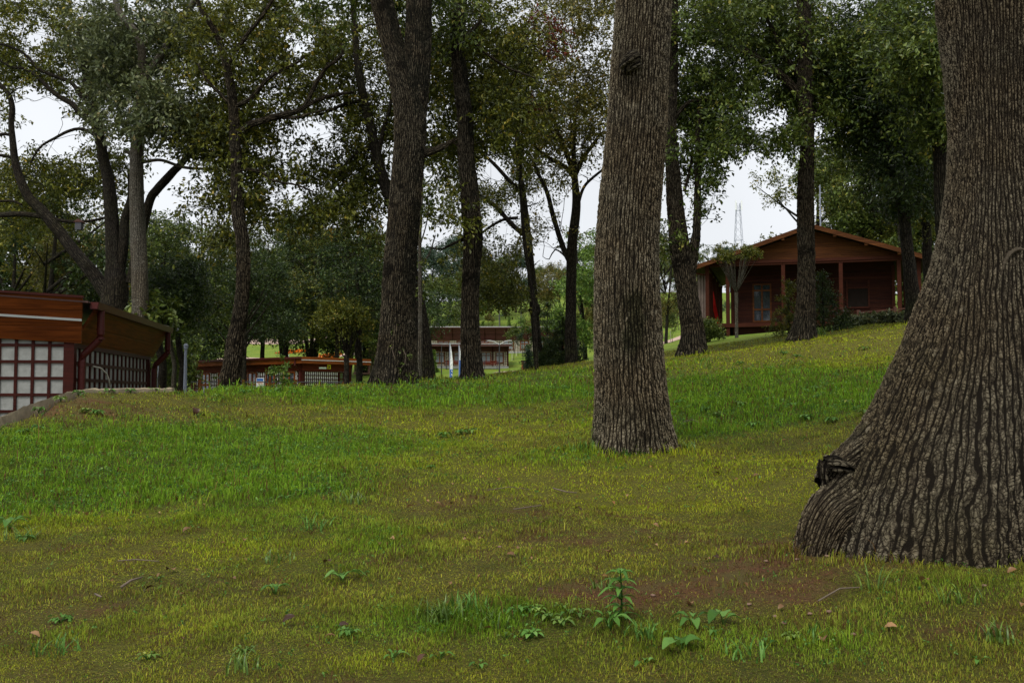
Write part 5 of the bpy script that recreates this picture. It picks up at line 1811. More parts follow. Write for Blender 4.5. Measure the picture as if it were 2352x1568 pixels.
    for s0, s1, z0, z1 in ((1.95, 2.5, .12, .48),):
        nb = side(MB().box(s0, -.10, Z(z0), s1, -.07, Z(z1))).build("notice_board", WHITE_P, root)
        side(MB().box(s0 + .05, -.104, Z(z0 + .14), s1 - .05, -.101, Z(z0 + .2))).build("blue_line", BLUE_P, nb)
    nb = MB().box(2.45, -.10, Z(.02), 2.85, -.07, Z(.32)).build("notice_board", WHITE_P, root)
    MB().box(2.5, -.104, Z(.16), 2.8, -.101, Z(.2)).build("blue_line", BLUE_P, nb)


building_low()


# ------------------------------------------------------------------ small building with benches (100 m) and the long one behind it
def tile_lattice(root, x0, x1, z0, z1, cell=.16):
    q = MB()
    nx = max(1, round((x1 - x0) / cell))
    nz = max(1, round((z1 - z0) / cell))
    lattice_x(q, x0, x1, 0, z0, z1, nx, nz, .038, .03)
    q.build("lattice", W_TRIM, root)


def building_small():
    zb = 2.6
    root = thing("small_building", "small brown roofed building with four windows and beige tile lattice between the oaks", "building", (-8.25, 100, zb))
    Z = lambda z: z - zb
    W, D = 7.85, 5.0
    MB().box(0, 0, .22, W, D, Z(4.8)).build("wall", TILEC, root)
    MB().box(-.05, -.05, -1.0, W + .05, D + .05, .24).build("plinth", PLASTER, root)
    MB().box(-.03, -.04, Z(4.28), W + .03, -.001, Z(4.82)).build("board_band", W_PURPLE, root)
    m = MB().slab([(-.35, -.9, Z(4.78)), (W + .4, -.9, Z(4.78)), (W + .4, D + .2, Z(5.25)), (-.35, D + .2, Z(5.25))], (0, 0, .06))
    m.box(-.35, -.95, Z(4.75), W + .4, -.9, Z(5.06))
    m.build("roof", ROOFM, root)
    MB().box(-.36, -.97, Z(5.0), W + .41, -.952, Z(5.05)).build("roof_trim", WHITE_TRIM, root)
    MB().prism([(W + .02, -.9, Z(4.78)), (W + .02, -.04, Z(4.78)), (W + .02, -.04, Z(4.2))], (.06, 0, 0)).prism([(-.08, -.9, Z(4.78)), (-.08, -.04, Z(4.78)), (-.08, -.04, Z(4.2))], (.06, 0, 0)).build("eave_bracket", W_TRIM, root)
    xs = [(1.95 - .75, 2.6 - .2 - .35), (3.0 + .45, 3.0 + 1.3 - .0)]
    wins = [(.55, 1.5), (2.3, 3.25), (4.05, 4.95), (5.0 + .3, 6.0 + .2), (6.95 - .35, 7.55 + .0)]
    wins = [(.85, 1.85), (2.6, 3.55), (6.0 - 1.2 + .15, 5.9), (6.5, 7.45)]
    wins = [(.52, 1.47), (2.40, 3.35), (5.18, 6.13), (6.62, 7.40)]
    z0, z1 = Z(3.12), Z(4.22)
    prev = .08
    for i, (a, b) in enumerate(wins):
        tile_lattice(root, prev, a - .04, .26, Z(4.26), .17)
        tile_lattice(root, a, b, .26, z0 - .05, .17)
        window_unit(root, a, b, z0, z1, -.03, W_CLAD, 2, .3, GLASS_L, .07)
        prev = b + .04
    tile_lattice(root, prev, W - .08, .26, Z(4.26), .17)
    MB().box(-.06, -.06, .2, .08, .08, Z(4.3)).box(W - .08, -.06, .2, W + .06, .08, Z(4.3)).box(1.98, -.07, .2, 2.1, .02, Z(4.78)).box(5.75 + .5, -.07, .2, 5.87 + .5, .02, Z(4.78)).build("post", W_TRIM, root)


building_small()


def bench(label, x, y):
    root = thing("park_bench", label, "bench", (x, y, gz(x, y)), 0, "benches against the small building")
    s = MB()
    for i in range(4): s.box(-.75, -.22 + .12 * i, .42, .75, -.13 + .12 * i, .46)
    s.build("seat", W_BAND, root)
    b = MB()
    for i in range(3): b.box(-.75, .27 + .02 * i, .52 + .13 * i, .75, .30 + .02 * i, .62 + .13 * i)
    b.build("backrest", W_BAND, root)
    for sx in (-.62, .62):
        MB().box(sx - .03, -.2, 0, sx + .03, -.14, .42).box(sx - .03, .22, 0, sx + .03, .28, .9).box(sx - .025, -.14, .34, sx + .025, .22, .4).build("leg", METAL_DARK, root)


bench("brown slatted bench against the small building, left of the banner flags' oak", -5.9, 98.9)
bench("brown slatted bench against the small building, right of the bent oak", -1.7 - .4, 98.9)


def building_long():
    zb = 4.9
    root = thing("long_building", "long building with a deep purple brown panelled eave behind the small one", "building", (-12.4, 119, zb))
    Z = lambda z: z - zb
    W, D = 20.5, 7
    MB().box(0, 0, 0, W, D, Z(7.9)).build("wall", TILEC, root)
    MB().box(-.05, -.06, -1.5, W + .05, .0 - .001, .18).build("plinth", PLASTER, root)
    m = MB().slab([(-.3, -.10, Z(6.45)), (W + .3, -.10, Z(6.45)), (W + .3, -.9, Z(7.85)), (-.3, -.9, Z(7.85))], (0, .08, .03))
    m.build("eave_panels", W_PURPLE, root)
    sm = MB()
    for i in range(17):
        x = .2 + i * 1.28
        sm.slab([(x - .03, -.13, Z(6.47)), (x + .03, -.13, Z(6.47)), (x + .03, -.93, Z(7.84)), (x - .03, -.93, Z(7.84))], (0, -.03, 0))
    sm.build("eave_seams", W_CABIN, root)
    MB().slab([(-.35, -1.0, Z(7.86)), (W + .35, -1.0, Z(7.86)), (W + .35, D + .3, Z(8.15)), (-.35, D + .3, Z(8.15))], (0, 0, .08)).box(-.35, -1.05, Z(7.82), W + .35, -1.0, Z(8.05)).build("roof", ROOFM, root)
    MB().box(-.36, -1.07, Z(7.96), W + .36, -1.052, Z(8.02)).build("roof_trim", WHITE_TRIM, root)
    wins = [(1.4, 2.2), (3.5, 4.9), (5.8, 6.8), (8.6, 9.6), (11.4, 12.6), (13.4, 14.4), (15.3, 16.2), (17.6, 18.6)]
    prev = .1
    for a, b in wins:
        z0 = Z(5.3) if a > 10 else Z(5.75)
        tile_lattice(root, prev, a - .05, .1, Z(6.44), .26)
        tile_lattice(root, a, b, .1, z0 - .06, .26)
        window_unit(root, a, b, z0, Z(6.40), -.03, W_CLAD, 2, .35, GLASS_L, .09)
        prev = b + .05
    tile_lattice(root, prev, W - .1, .1, Z(6.44), .26)
    # door canopy
    MB().box(8.1, -.8, Z(6.0), 10.1, -.0, Z(6.1)).box(8.3, -.75, Z(5.85), 9.9, -.7, Z(6.0)).build("door_canopy", W_CLAD, root)


building_long()


def shed(label, px, d, w, h, dz=0, rz=0.3):
    x, y = at(px, d)
    root = thing("shed", label, "shed", (x, y, gz(x, y)), rz)
    MB().box(-w / 2, 0, -1, w / 2, w, h).build("wall", WHITEP, root)
    MB().prism([(-w / 2 - .3, -.3, h), (w / 2 + .3, -.3, h), (0, -.3, h + w * .28)], (0, w + .6, 0)).build("roof", ROOFM, root)


shed("small white walled shed with a brown gable above the long roof", 972, 136, 2.6, 1.9)
shed("tiny far brown roofed hut among hillside trees", 1068, 170, 3, 2.2)


# ------------------------------------------------------------------ wooden cabin (46 m)
def cabin():
    a = R(-16)
    zb = 2.4
    root = thing("wooden_cabin", "dark wooden cabin with a wide gable roof and posts round its porch", "cabin", (14.0, 46.0, zb), a)
    Z = lambda z: z - zb
    D = 9.0
    zf = Z(3.34)       # porch floor
    zbm = Z(6.03)      # beam underside
    # floor deck with skirt
    MB().box(-5.0, -.15, zf - .18, 4.75, D, zf).build("deck", W_POST, root)
    MB().box(-3.7, .15, -1.5, 4.0, D - .1, zf - .18).build("skirt", W_CABIN, root)
    # walls
    w = MB().box(-3.78, 1.2, zf, 3.6, D - 1.2, Z(6.4))
    w.build("wall", W_CABIN, root)
    MB().box(-3.80, 1.16, Z(5.42), 3.62, 1.199, Z(5.50)).box(-3.84, 1.14, zf, -3.70, 1.3, Z(6.0)).box(3.5, 1.14, zf, 3.64, 1.3, Z(6.0)).build("wall_trim", W_POST, root)
    # gable
    MB().prism([(-4.15, -.02, Z(6.27)), (4.0, -.02, Z(6.27)), (-.10, -.02, Z(7.62))], (0, .1, 0)).build("gable", W_GABLE, root)
    MB().box(-4.95, -.10, Z(6.05), 4.65, .10, Z(6.14)).box(-4.95, -.14, Z(6.145), 4.65, .12, Z(6.27)).build("beam", W_POST, root)
    # side beams
    MB().box(-4.95, .12, zbm - .05, -4.80, D, zbm + .1).box(4.5, .12, zbm - .05, 4.65, D, zbm + .1).build("side_beam", W_POST, root)
    # posts
    for x, y0 in ((-4.86, 0), (-3.91, 0), (-1.36, 0), (1.20, 0), (3.71, 0), (4.55, 0), (-4.86, 2.2), (-4.86, 4.2), (-4.86, 6.2), (-4.86, 8.6), (4.55, 3), (4.55, 6), (4.55, 8.6), (-3.9, 8.6)):
        lo = -1.2 if (x == -3.91) else zf
        MB().box(x - .085, y0 - .085, lo, x + .085, y0 + .085, Z(6.05)).build("post", W_POST, root)
    # roof planes
    ex, ez, az = 5.33, Z(5.98), Z(7.76)
    r = MB()
    y0, y1 = -.55, D + .5
    r.slab([(-5.45, y0, ez), (-.10, y0, az), (-.10, y1, az), (-5.45, y1, ez)], (0, 0, .07))
    r.slab([(-.10, y0, az), (5.18, y0, ez), (5.18, y1, ez), (-.10, y1, az)], (0, 0, .07))
    r.build("roof", ROOFM, root)
    so = MB().slab([(-5.43, y0 + .02, ez - .04), (-.10, y0 + .02, az - .04), (-.10, y1 - .02, az - .04), (-5.43, y1 - .02, ez - .04)], (0, 0, .03)).slab([(-.10, y0 + .02, az - .04), (5.16, y0 + .02, ez - .04), (5.16, y1 - .02, ez - .04), (-.10, y1 - .02, az - .04)], (0, 0, .03))
    so.build("soffit", W_CABIN, root)
    f = MB()
    f.slab([(-5.47, y0 - .04, ez - .13), (-.10, y0 - .04, az - .13), (-.10, y0 - .04, az + .08), (-5.47, y0 - .04, ez + .08)], (0, .038, 0))
    f.slab([(-.10, y0 - .04, az - .13), (5.20, y0 - .04, ez - .13), (5.20, y0 - .04, ez + .08), (-.10, y0 - .04, az + .08)], (0, .038, 0))
    f.build("barge_board", W_GABLE, root)
    pr = MB()
    for x in (-2.7, -1.35, .95, 2.3, 3.7, -4.2):
        zz = az - (abs(x + .1)) * (az - ez) / 5.35 - .02
        pr.box(x - .07, y0, zz - .2, x + .07, .0, zz - .03)
    pr.build("purlin_end", W_GABLE, root)
    g = MB().box(-5.6, y0, ez - .08, -5.46, y1, ez + .02).tube([(-5.5, y0 + .1, ez - .08), (-5.35, y0 + .25, ez - .25), (-4.95, y0 + .55, ez - .3)], .035, 8)
    g.build("gutter", GUTTER, root)
    # windows: lit by sky reflections
    w1 = window_unit(root, -2.82, -2.05 + .12, zf + .12, zf + 1.98, 1.2, W_GABLE, 2, .18, GLASS, .075, .33)
    MB().box(1.55, 1.17, zf + .75, 2.45, 1.199, zf + 1.62).build("dark_opening", DARKROOM, root)
    MB().box(1.48, 1.14, zf + .68, 1.55, 1.2, zf + 2.0).box(2.45, 1.14, zf + .68, 2.52, 1.2, zf + 2.0).box(1.48, 1.14, zf + 1.62, 2.52, 1.2, zf + 1.68).box(1.48, 1.14, zf + .68, 2.52, 1.2, zf + .75).build("window_frame", W_POST, root)
    # porch railing
    rl = MB()
    for x0, x1 in ((1.3, 3.6),):
        pass
    # hanging cloths at the far left
    c = MB()
    n = 14
    for i in range(n):
        x = -5.35 + .42 * i / n
        c.slab([(x, .1 + .05 * math.sin(i * 1.3), zf - .4), (x + .42 / n, .1 + .05 * math.sin((i + 1) * 1.3), zf - .4), (x + .42 / n, .12 + .04 * math.sin((i + 1) * 1.3), zbm - .25), (x, .12 + .04 * math.sin(i * 1.3), zbm - .25)], (0, .006, 0))
    o = c.build("door_curtain", CLOTH, root)


cabin()
fx, fy = at(1640, 50)
fl = MB()
for i in range(8):
    z0, z1 = 5.9 - i * .31, 5.9 - (i + 1) * .31
    xa, xb = -.35 + i * .065, -.35 + (i + 1) * .065
    fl.slab([(xa, .03 * math.sin(i), z0), (xa + .19, .05 * math.cos(i), z0 + .0), (xb + .19, .05 * math.cos(i + 1), z1), (xb, .03 * math.sin(i + 1), z1)], (0, .01, 0))
fl.v = [(x, y, z - 3.0) for x, y, z in fl.v]
tag(fl.build("red_flag", RED_P), "limp bright red flag hanging behind the cabin's left porch", "flag").location = (fx, fy, 3.0)

# flag pole behind the cabin
x, y = at(1890, 56)
tag(MB().tube([(0, 0, 0), (0, 0, P(0, 425, 56)[2] - gz(x, y))], [.06, .035], 10).build("flagpole", METAL_GREY), "bare pale pole rising behind the cabin ridge", "pole").location = (x, y, gz(x, y))


def mast():
    d = 420
    x, y = at(1700, d)
    z = gz(x, y)
    H = P(0, 467, d)[2] - z
    root = thing("radio_mast", "distant lattice radio mast against the grey sky", "mast", (x, y, z))
    m = MB()
    def hw(h): return .7 + (H - h) * .05
    lv = np.linspace(0, H, 22)
    for sx, sy in ((-1, -1), (1, -1), (1, 1), (-1, 1)):
        m.bar((sx * hw(0), sy * hw(0), 0), (sx * hw(H), sy * hw(H), H), .16)
    cs = ((-1, -1), (1, -1), (1, 1), (-1, 1))
    for i in range(21):
        a, b = lv[i], lv[i + 1]
        for k in range(4):
            p, q = cs[k], cs[(k + 1) % 4]
            m.bar((p[0] * hw(a), p[1] * hw(a), a), (q[0] * hw(b), q[1] * hw(b), b), .07)
            if i % 4 == 0: m.bar((p[0] * hw(a), p[1] * hw(a), a), (q[0] * hw(a), q[1] * hw(a), a), .12)
    m.build("tower_frame", METAL_GREY, root)
    for sx in (-1.2, 1.2):
        MB().box(sx - .3, -1.2, H - 3, sx + .3, -.9, H + 1).build("antenna", WHITE_P, root)


mast()


# ------------------------------------------------------------------ fences, lamps, flags, bins
def brace_fence(label, pts, h=.95, every=1.7, name="wooden_fence", dz=0.0):
    x0, y0 = pts[0]
    z0 = gz(x0, y0) + dz
    root = thing(name, label, "fence", (x0, y0, z0))
    tot = []
    for (a, b), (c, e) in zip(pts[:-1], pts[1:]):
        n = max(1, round(math.hypot(c - a, e - b) / every))
        for i in range(n): tot.append((a + (c - a) * i / n, b + (e - b) * i / n))
    tot.append(pts[-1])
    L3 = [(a - x0, b - y0, gz(a, b) + dz - z0) for a, b in tot]
    rails, br = MB(), MB()
    for p in L3:
        MB().box(p[0] - .06, p[1] - .06, p[2] - .4, p[0] + .06, p[1] + .06, p[2] + h + .12).build("post", RAILM, root)
    for p, q in zip(L3[:-1], L3[1:]):
        P_ = lambda r, z: (r[0], r[1], r[2] + z)
        rails.bar(P_(p, h), P_(q, h), .07, .05).bar(P_(p, .15), P_(q, .15), .06, .05)
        m = tuple((i + j) / 2 for i, j in zip(p, q))
        br.bar(P_(m, .15), P_(m, h), .04)
        for u, v in ((p, m), (m, q)):
            br.bar(P_(u, .17), P_(v, h - .02), .035).bar(P_(u, h - .02), P_(v, .17), .035)
    rails.build("rail", RAILM, root)
    br.build("brace", RAILM, root)


brace_fence("cross braced brown fence left of the low building", [at(340, 55), at(460, 56)], dz=.55)
brace_fence("cross braced fence before the cabin porch", [(15.2, 43.6), (19.3, 41.6), (20.8, 40.8)], h=.7, dz=-.15)


def rail_front():
    a, b = at(440, 48), at(810, 48)
    z0 = P(0, 877, 48)[2]
    root = thing("handrail", "thin dark handrail in front of the low building", "railing", (a[0], a[1], gz(*a)))
    m = MB().bar((0, 0, z0 - gz(*a)), (b[0] - a[0], 0, z0 - gz(*a)), .05)
    m.build("rail", METAL_DARK, root)
    for px in (460, 505, 560, 620, 680, 735, 790):
        x, y = at(px, 48)
        MB().box(x - a[0] - .06, -.06, gz(x, y) - gz(*a) - .3, x - a[0] + .06, .06, z0 - gz(*a) + (.12 if px < 700 else .02)).build("post", W_GABLE, root)


rail_front()


def lamp_post(label, px, d, H, heads=1, w=.05, mat=METAL_DARK, z=None):
    x, y = at(px, d)
    zz = gz(x, y)
    root = thing("street_lamp", label, "street lamp", (x, y, zz), 0, "lamp posts in the park")
    MB().tube([(0, 0, -.2), (0, 0, .8), (0, 0, H)], [w * 1.3, w, w * .7], 10).build("pole", mat, root)
    hh = MB()
    if heads == 0:
        hh.tube([(0, 0, H - .02), (0, 0, H + .1), (0, 0, H + .16)], [w * 1.1, w * 1.3, w * .5], 8)
    elif heads == 2:
        hh.tube([(0, 0, H - .3), (-.5, 0, H + .02), (-.95, 0, H + .08)], .03, 6).tube([(0, 0, H - .3), (.5, 0, H + .02), (.95, 0, H + .08)], .03, 6)
        hh.box(-1.15, -.12, H + .05, -.75, .12, H + .11).box(.75, -.12, H + .05, 1.15, .12, H + .11)
    else:
        hh.tube([(0, 0, H), (.15, 0, H + .12), (.5, 0, H + .15)], .03, 6).box(.4, -.1, H + .1, .85, .1, H + .16)
    hh.build("lamp_head", WHITE_TRIM if heads == 2 else mat, root)


lamp_post("bluish lamp post left of the low red brown building", 426, 32, P(0, 800, 32)[2] - gz(*at(426, 32)), 0, .06, METAL_GREY)
lamp_post("short bluish post behind the second downpipe", 365, 34, P(0, 835, 34)[2] - gz(*at(365, 34)), 0, .05, METAL_GREY)
lamp_post("twin armed lamp in front of the small building", 1147, 92, P(0, 784, 92)[2] - gz(*at(1147, 92)), 2, .06)
lamp_post("tall slim lamp post above the twin armed lamp", 1147, 128, P(0, 655, 128)[2] - gz(*at(1147, 128)), 1, .07)
lamp_post("lamp post on the bright slope right of the knobbly oak", 1197, 140, P(0, 690, 140)[2] - gz(*at(1197, 140)), 1, .08)
lamp_post("lamp post left of the bent oak, before the bluish trees", 1013, 140, P(0, 700, 140)[2] - gz(*at(1013, 140)), 1, .08)
lamp_post("dark post in front of the small building's second window", 1014, 88, P(0, 794, 88)[2] - gz(*at(1014, 88)), 1, .05)
lamp_post("tiny lamp post on the skyline ridge", 1257, 225, P(0, 642, 225)[2] - gz(*at(1257, 225)), 1, .12)
lamp_post("thin lamp post by the marigold path", 826 - 5, 118, 4.2, 1, .06)


def banner(label, px, d, ptop, pbot, top_mat, low_mat, split=.45, w=.42):
    x, y = at(px, d)
    zt, zb = P(0, ptop, d)[2], gz(x, y)
    H = zt - zb
    root = thing("banner_flag", label, "banner", (x, y, zb), 0, "feather banners")
    MB().tube([(0, 0, -.2), (0, 0, H)], .03, 8).build("pole", METAL_GREY, root)
    def sail(z0, z1, name, mat):
        m = MB()
        n = 7
        for i in range(n):
            a, b = z0 + (z1 - z0) * i / n, z0 + (z1 - z0) * (i + 1) / n
            wa = w * min(1, (H - a) / (H * .35)) * (1 - .15 * math.sin(a * 2))
            wb = w * min(1, (H - b) / (H * .35)) * (1 - .15 * math.sin(b * 2))
            m.slab([(.03, .03 * math.sin(a * 3), a), (.03 + wa, .06 * math.sin(a * 4 + 1), a), (.03 + wb, .06 * math.sin(b * 4 + 1), b), (.03, .03 * math.sin(b * 3), b)], (0, .008, 0))
        return m.build(name, mat, root)
    lo = sail(H * .08, H * split, "lower_sail", low_mat)
    sail(H * split, H * .99, "upper_sail", top_mat)
    t = MB()
    for i in range(6):
        z = H * (.12 + i * split * .13)
        t.box(.1, -.10, z, .1 + w * .5, -.075, z + .05).box(.1, -.10, z, .15, -.075, z + .12)
    t.build("white_letters", WHITE_P, lo)


banner("blue and white feather banner left of the bent oak", 1033, 62, 786, 856, WHITE_P, BLUE_P, .5, .15)
banner("second feather banner, pressed against the bent oak's trunk", 1054, 62, 792, 850, WHITE_P, BLUE_P, .7, .15)
banner("short white feather banner behind the slim leaning oak", 979, 92, 771, 800, WHITE_P, WHITE_P, .5, .35)


def bin_(label, px, d, s=1.0):
    x, y = at(px, d)
    root = thing("litter_bin", label, "bin", (x, y, gz(x, y)), .2)
    MB().box(-.3 * s, -.3 * s, .08, .3 * s, .3 * s, .85 * s).build("bin_body", BIN_M, root)
    MB().box(-.34 * s, -.34 * s, .852 * s, .34 * s, .34 * s, .93 * s).box(-.3 * s, -.31 * s, .45 * s, .3 * s, -.301 * s, .48 * s).build("lid", W_TRIM, root)
    MB().box(-.26 * s, -.26 * s, -.1, .26 * s, .26 * s, .079).build("foot", METAL_DARK, root)


bin_("terracotta litter bin beside the knobbly oak", 1208, 88, 1.1)
bin_("terracotta litter bin left of the forked oak", 838, 70, 1.1)

# white slanted board with red stripe on a rubble wall
x, y = at(846, 96)
z = gz(x, y)
root = thing("rubble_wall", "rubble stone wall left of the forked oak", "wall", (x, y, z))
MB().box(-.9, 0, -.5, 3.2, .5, 3.2).box(-1.3, -.4, -.5, 1.2, 0, .9).build("stonework", STONE, root)
root = thing("display_board", "white leaning board with a dark red stripe against the rubble wall", "board", (x - .6, y - .6, z + .85))
MB().slab([(-.55, 0, 0), (.75, 0, 0), (.35, .45, 2.0), (-.85, .45, 2.0)], (0, .05, 0)).build("white_panel", WHITE_P, root)
MB().slab([(.12, -.03, .0), (.22, -.03, .0), (-.12, .43, 2.6), (-.36, .43, 2.6)], (0, .02, 0)).build("red_stripe", GUTTER, root)

# ------------------------------------------------------------------ paths, flower beds, person
def ribbon(name, pts, w, mat, lift=.05):
    p, r = catmull([(a, b, 0) for a, b in pts], w if isinstance(w, list) else [w] * len(pts), 2.0)
    d = np.gradient(p[:, :2], axis=0)
    d /= np.linalg.norm(d, axis=1)[:, None]
    nrm = np.stack([-d[:, 1], d[:, 0]], 1)
    V, F = [], []
    cols = 5
    for i in range(len(p)):
        for j in range(cols):
            t = (j / (cols - 1) - .5) * r[i]
            xx, yy = p[i, 0] + nrm[i, 0] * t, p[i, 1] + nrm[i, 1] * t
            V.append((xx, yy, gz(xx, yy) + lift))
    for i in range(len(p) - 1):
        for j in range(cols - 1):
            a = i * cols + j
            F.append((a, a + 1, a + cols + 1, a + cols))
    me = np_mesh(name, np.array(V), [np.array(F)], True)
    return link_mesh(name, me, mat)


tag(ribbon("path", [at(520, 128), at(640, 116), at(720, 118), at(800, 126), at(880, 138), at(980, 150)], 5.0, PAVE), kind="structure")
tag(ribbon("path", [at(500, 175), at(640, 160), at(760, 160), at(880, 175)], 7.0, PAVE), kind="structure")
tag(ribbon("path", [at(1140, 93), at(1230, 91), at(1330, 90), at(1450, 93), at(1560, 98), at(1640, 104)], 1.6, PAVE), kind="structure")
tag(ribbon("path", [at(1140, 232), at(1220, 236), at(1330, 240), at(1420, 245)], 5.0, PAVE, .12), kind="structure")


def flowerbed(label, pts, w, n, L=.2, mat=LEAF_ORANGE, h=.22):
    rng = np.random.default_rng(int(abs(pts[0][0]) * 10) + 3)
    p, r = catmull([(a, b, 0) for a, b in pts], [w] * len(pts), .5)
    i = rng.integers(0, len(p), n)
    c = p[i] + rng.normal(0, w * .3, (n, 3))
    c[:, 2] = ground(c[:, 0], c[:, 1]) + h * .6
    V, F, ti = leaves(c, np.full(n, .25), 3, 8, L, rng, None, spread=.15, wid=.9)
    V2, F2, t2 = leaves(c - [0, 0, h * .5], np.full(n, .3), 3, 6, L, rng, None, spread=.2)
    root = thing("flower_bed", label, "flower bed", tuple(p[0] + [0, 0, gz(p[0][0], p[0][1])]), 0, "marigold beds")
    T = np.array([p[0][0], p[0][1], gz(p[0][0], p[0][1])])
    link_mesh("blossoms", np_mesh("blossoms", V - T, [F], False, fattr={"tint": ti}), mat, root)
    link_mesh("foliage", np_mesh("foliage", V2 - T, [F2], False, fattr={"tint": t2}), LEAF_BRIGHT, root)


flowerbed("long orange marigold bed running diagonally behind the low building", [at(668, 106), at(700, 110), at(735, 114), at(765, 122)], 1.2, 420)
flowerbed("small orange marigold bed far up by the spreading hornbeam", [at(655, 140), at(690, 142)], 1.4, 200)
flowerbed("orange flower strip by the forked oak, far up the slope", [at(800, 150), at(850, 156)], 1.5, 240)
flowerbed("orange flower strip along the skyline ridge path", [at(1180, 222), at(1240, 226), at(1300, 230), at(1360, 236)], 2.2, 620, .45)


def person():
    x, y = at(658, 104)
    z = gz(x, y)
    root = thing("person", "distant person in a white top and dark trousers on the path", "person", (x, y, z), .4)
    me = bpy.data.meshes.new("body")
    J = [(0, 0, .95), (0, 0, 1.15), (0, 0, 1.40), (0, .0, 1.50), (0, -.02, 1.62), (0, -.02, 1.72),
         (-.18, 0, 1.40), (-.24, .02, 1.15), (-.26, -.06, .92), (-.26, -.1, .84), (.18, 0, 1.40), (.25, .02, 1.15), (.24, -.08, .93), (.24, -.12, .85),
         (-.10, 0, .90), (-.11, -.06, .50), (-.11, .04, .08), (-.11, -.10, .03), (.10, 0, .90), (.12, .02, .50), (.12, .10, .08), (.12, -.04, .03)]
    E = [(0, 1), (1, 2), (2, 3), (3, 4), (4, 5), (2, 6), (6, 7), (7, 8), (8, 9), (2, 10), (10, 11), (11, 12), (12, 13), (0, 14), (14, 15), (15, 16), (16, 17), (0, 18), (18, 19), (19, 20), (20, 21)]
    rad = [.14, .13, .13, .055, .095, .08, .06, .045, .035, .03, .06, .045, .035, .03, .09, .065, .045, .035, .09, .065, .045, .035]
    me.from_pydata(J, E, [])
    o = link_mesh("body", me, plain("skin", (.35, .2, .14), .6), root)
    me.materials.append(WHITE_P)
    sk = o.modifiers.new("skin", 'SKIN')
    for i, v in enumerate(me.skin_vertices[0].data): v.radius = (rad[i], rad[i] * .8)
    me.skin_vertices[0].data[0].use_root = True
    o.modifiers.new("sub", 'SUBSURF').levels = 1
    me2 = bpy.data.meshes.new("shirt")
    me2.from_pydata([J[i] for i in (0, 1, 2, 6, 7, 10, 11)], [(0, 1), (1, 2), (2, 3), (3, 4), (2, 5), (5, 6)], [])
    s = link_mesh("shirt", me2, WHITE_P, root)
    s.modifiers.new("skin", 'SKIN')
    for v, r_ in zip(me2.skin_vertices[0].data, (.16, .155, .155, .08, .06, .08, .06)): v.radius = (r_, r_ * .85)
    s.modifiers.new("sub", 'SUBSURF').levels = 1
    me3 = bpy.data.meshes.new("trousers")
    me3.from_pydata([J[i] for i in (0, 14, 15, 16, 18, 19, 20)], [(0, 1), (1, 2), (2, 3), (0, 4), (4, 5), (5, 6)], [])
    t = link_mesh("trousers", me3, METAL_DARK, root)
    t.modifiers.new("skin", 'SKIN')
    for v, r_ in zip(me3.skin_vertices[0].data, (.155, .105, .08, .06, .105, .08, .06)): v.radius = (r_, r_)
    t.modifiers.new("sub", 'SUBSURF').levels = 1
    MB().tube([(0, .02, 1.66), (0, .0, 1.74), (0, -.02, 1.79)], [.1, .095, .03], 10).build("hair", BLACK_P, root, True)


person()

# bird house hanging in the black oak
x, y, z = P(182, 519, 29)
bh = thing("bird_house", "small dark bird house hanging under the heavy limb", "bird house", (x, y, z))
MB().box(-.09, -.09, -.12, .09, .09, .10).build("box_body", METAL_DARK, bh)
MB().prism([(-.13, -.12, .10), (.13, -.12, .10), (0, -.12, .2)], (0, .24, 0)).build("roof", RAILM, bh)



# ------------------------------------------------------------------ lawn details
build_grass()


def leaf_blade(L, W, curl, seed, n=6, lobed=False):
    """one broad leaf, root at origin, lying along +y"""
    rng = np.random.default_rng(seed)
    V, F = [], []
    for i in range(n + 1):
        t = i / n
        w = W * math.sin(math.pi * min(1, t * .94 + .05)) ** .75
        if lobed:
            w *= 1 + .38 * math.sin(i * math.pi * .98)
        y = L * t
        z = curl * L * (t * (1 - t) * 1.6)
        V += [(-w / 2, y, z + .22 * w + rng.normal(0, .02 * L)), (0, y, z), (w / 2, y, z + .22 * w + rng.normal(0, .03 * L))]
    for i in range(n):
        a = i * 3
        F += [(a, a + 1, a + 4, a + 3), (a + 1, a + 2, a + 5, a + 4)]
    return V, F


def dead_leaf(name, seed, mat, L):
    L *= .58
    V, F = leaf_blade(L, L * .62, .35, seed, 8, True)
    me = np_mesh(name, np.array(V), [np.array(F)], True, fattr={"tint": np.full(len(F), .2 + .7 * random.random())})
    return link_mesh(name, me, mat)


protoL = [tag(dead_leaf("fallen_leaf", 500 + i, (LEAF_DEAD, LEAF_DEAD, LEAF_DEADDK)[i % 3], .11), cat="leaf") for i in range(6)]
LEAFPX = [(1193, 1268), (1238, 1243), (1188, 1234), (870, 1258), (905, 1246), (383, 1325), (398, 1323), (372, 1330), (1000, 1055), (787, 1083), (1650, 1088), (1640, 1092), (1252, 966), (1192, 965), (1760, 996), (1733, 1016), (1440, 1150), (1320, 1175),
          (985, 1163), (1012, 1166), (1035, 1165), (420, 1228), (1100, 1250), (800, 1450), (770, 1478), (1030, 1350), (745, 1300), (1165, 1285), (1078, 1255), (1650, 1290), (1630, 1295), (1800, 1405), (1455, 1248), (540, 1345),
          (200, 1195), (262, 1250), (395, 1155), (1590, 1405), (1230, 1380), (1110, 1470), (90, 1480), (650, 1440), (2115, 1352), (2335, 1320), (1310, 880), (1335, 881), (1270, 884), (470, 962), (935, 1175), (1400, 1280), (1240, 1215), (1890, 1500), (2060, 1450), (330, 1370), (560, 1250), (1500, 1210), (960, 1540), (1745, 1100), (1690, 1060)]
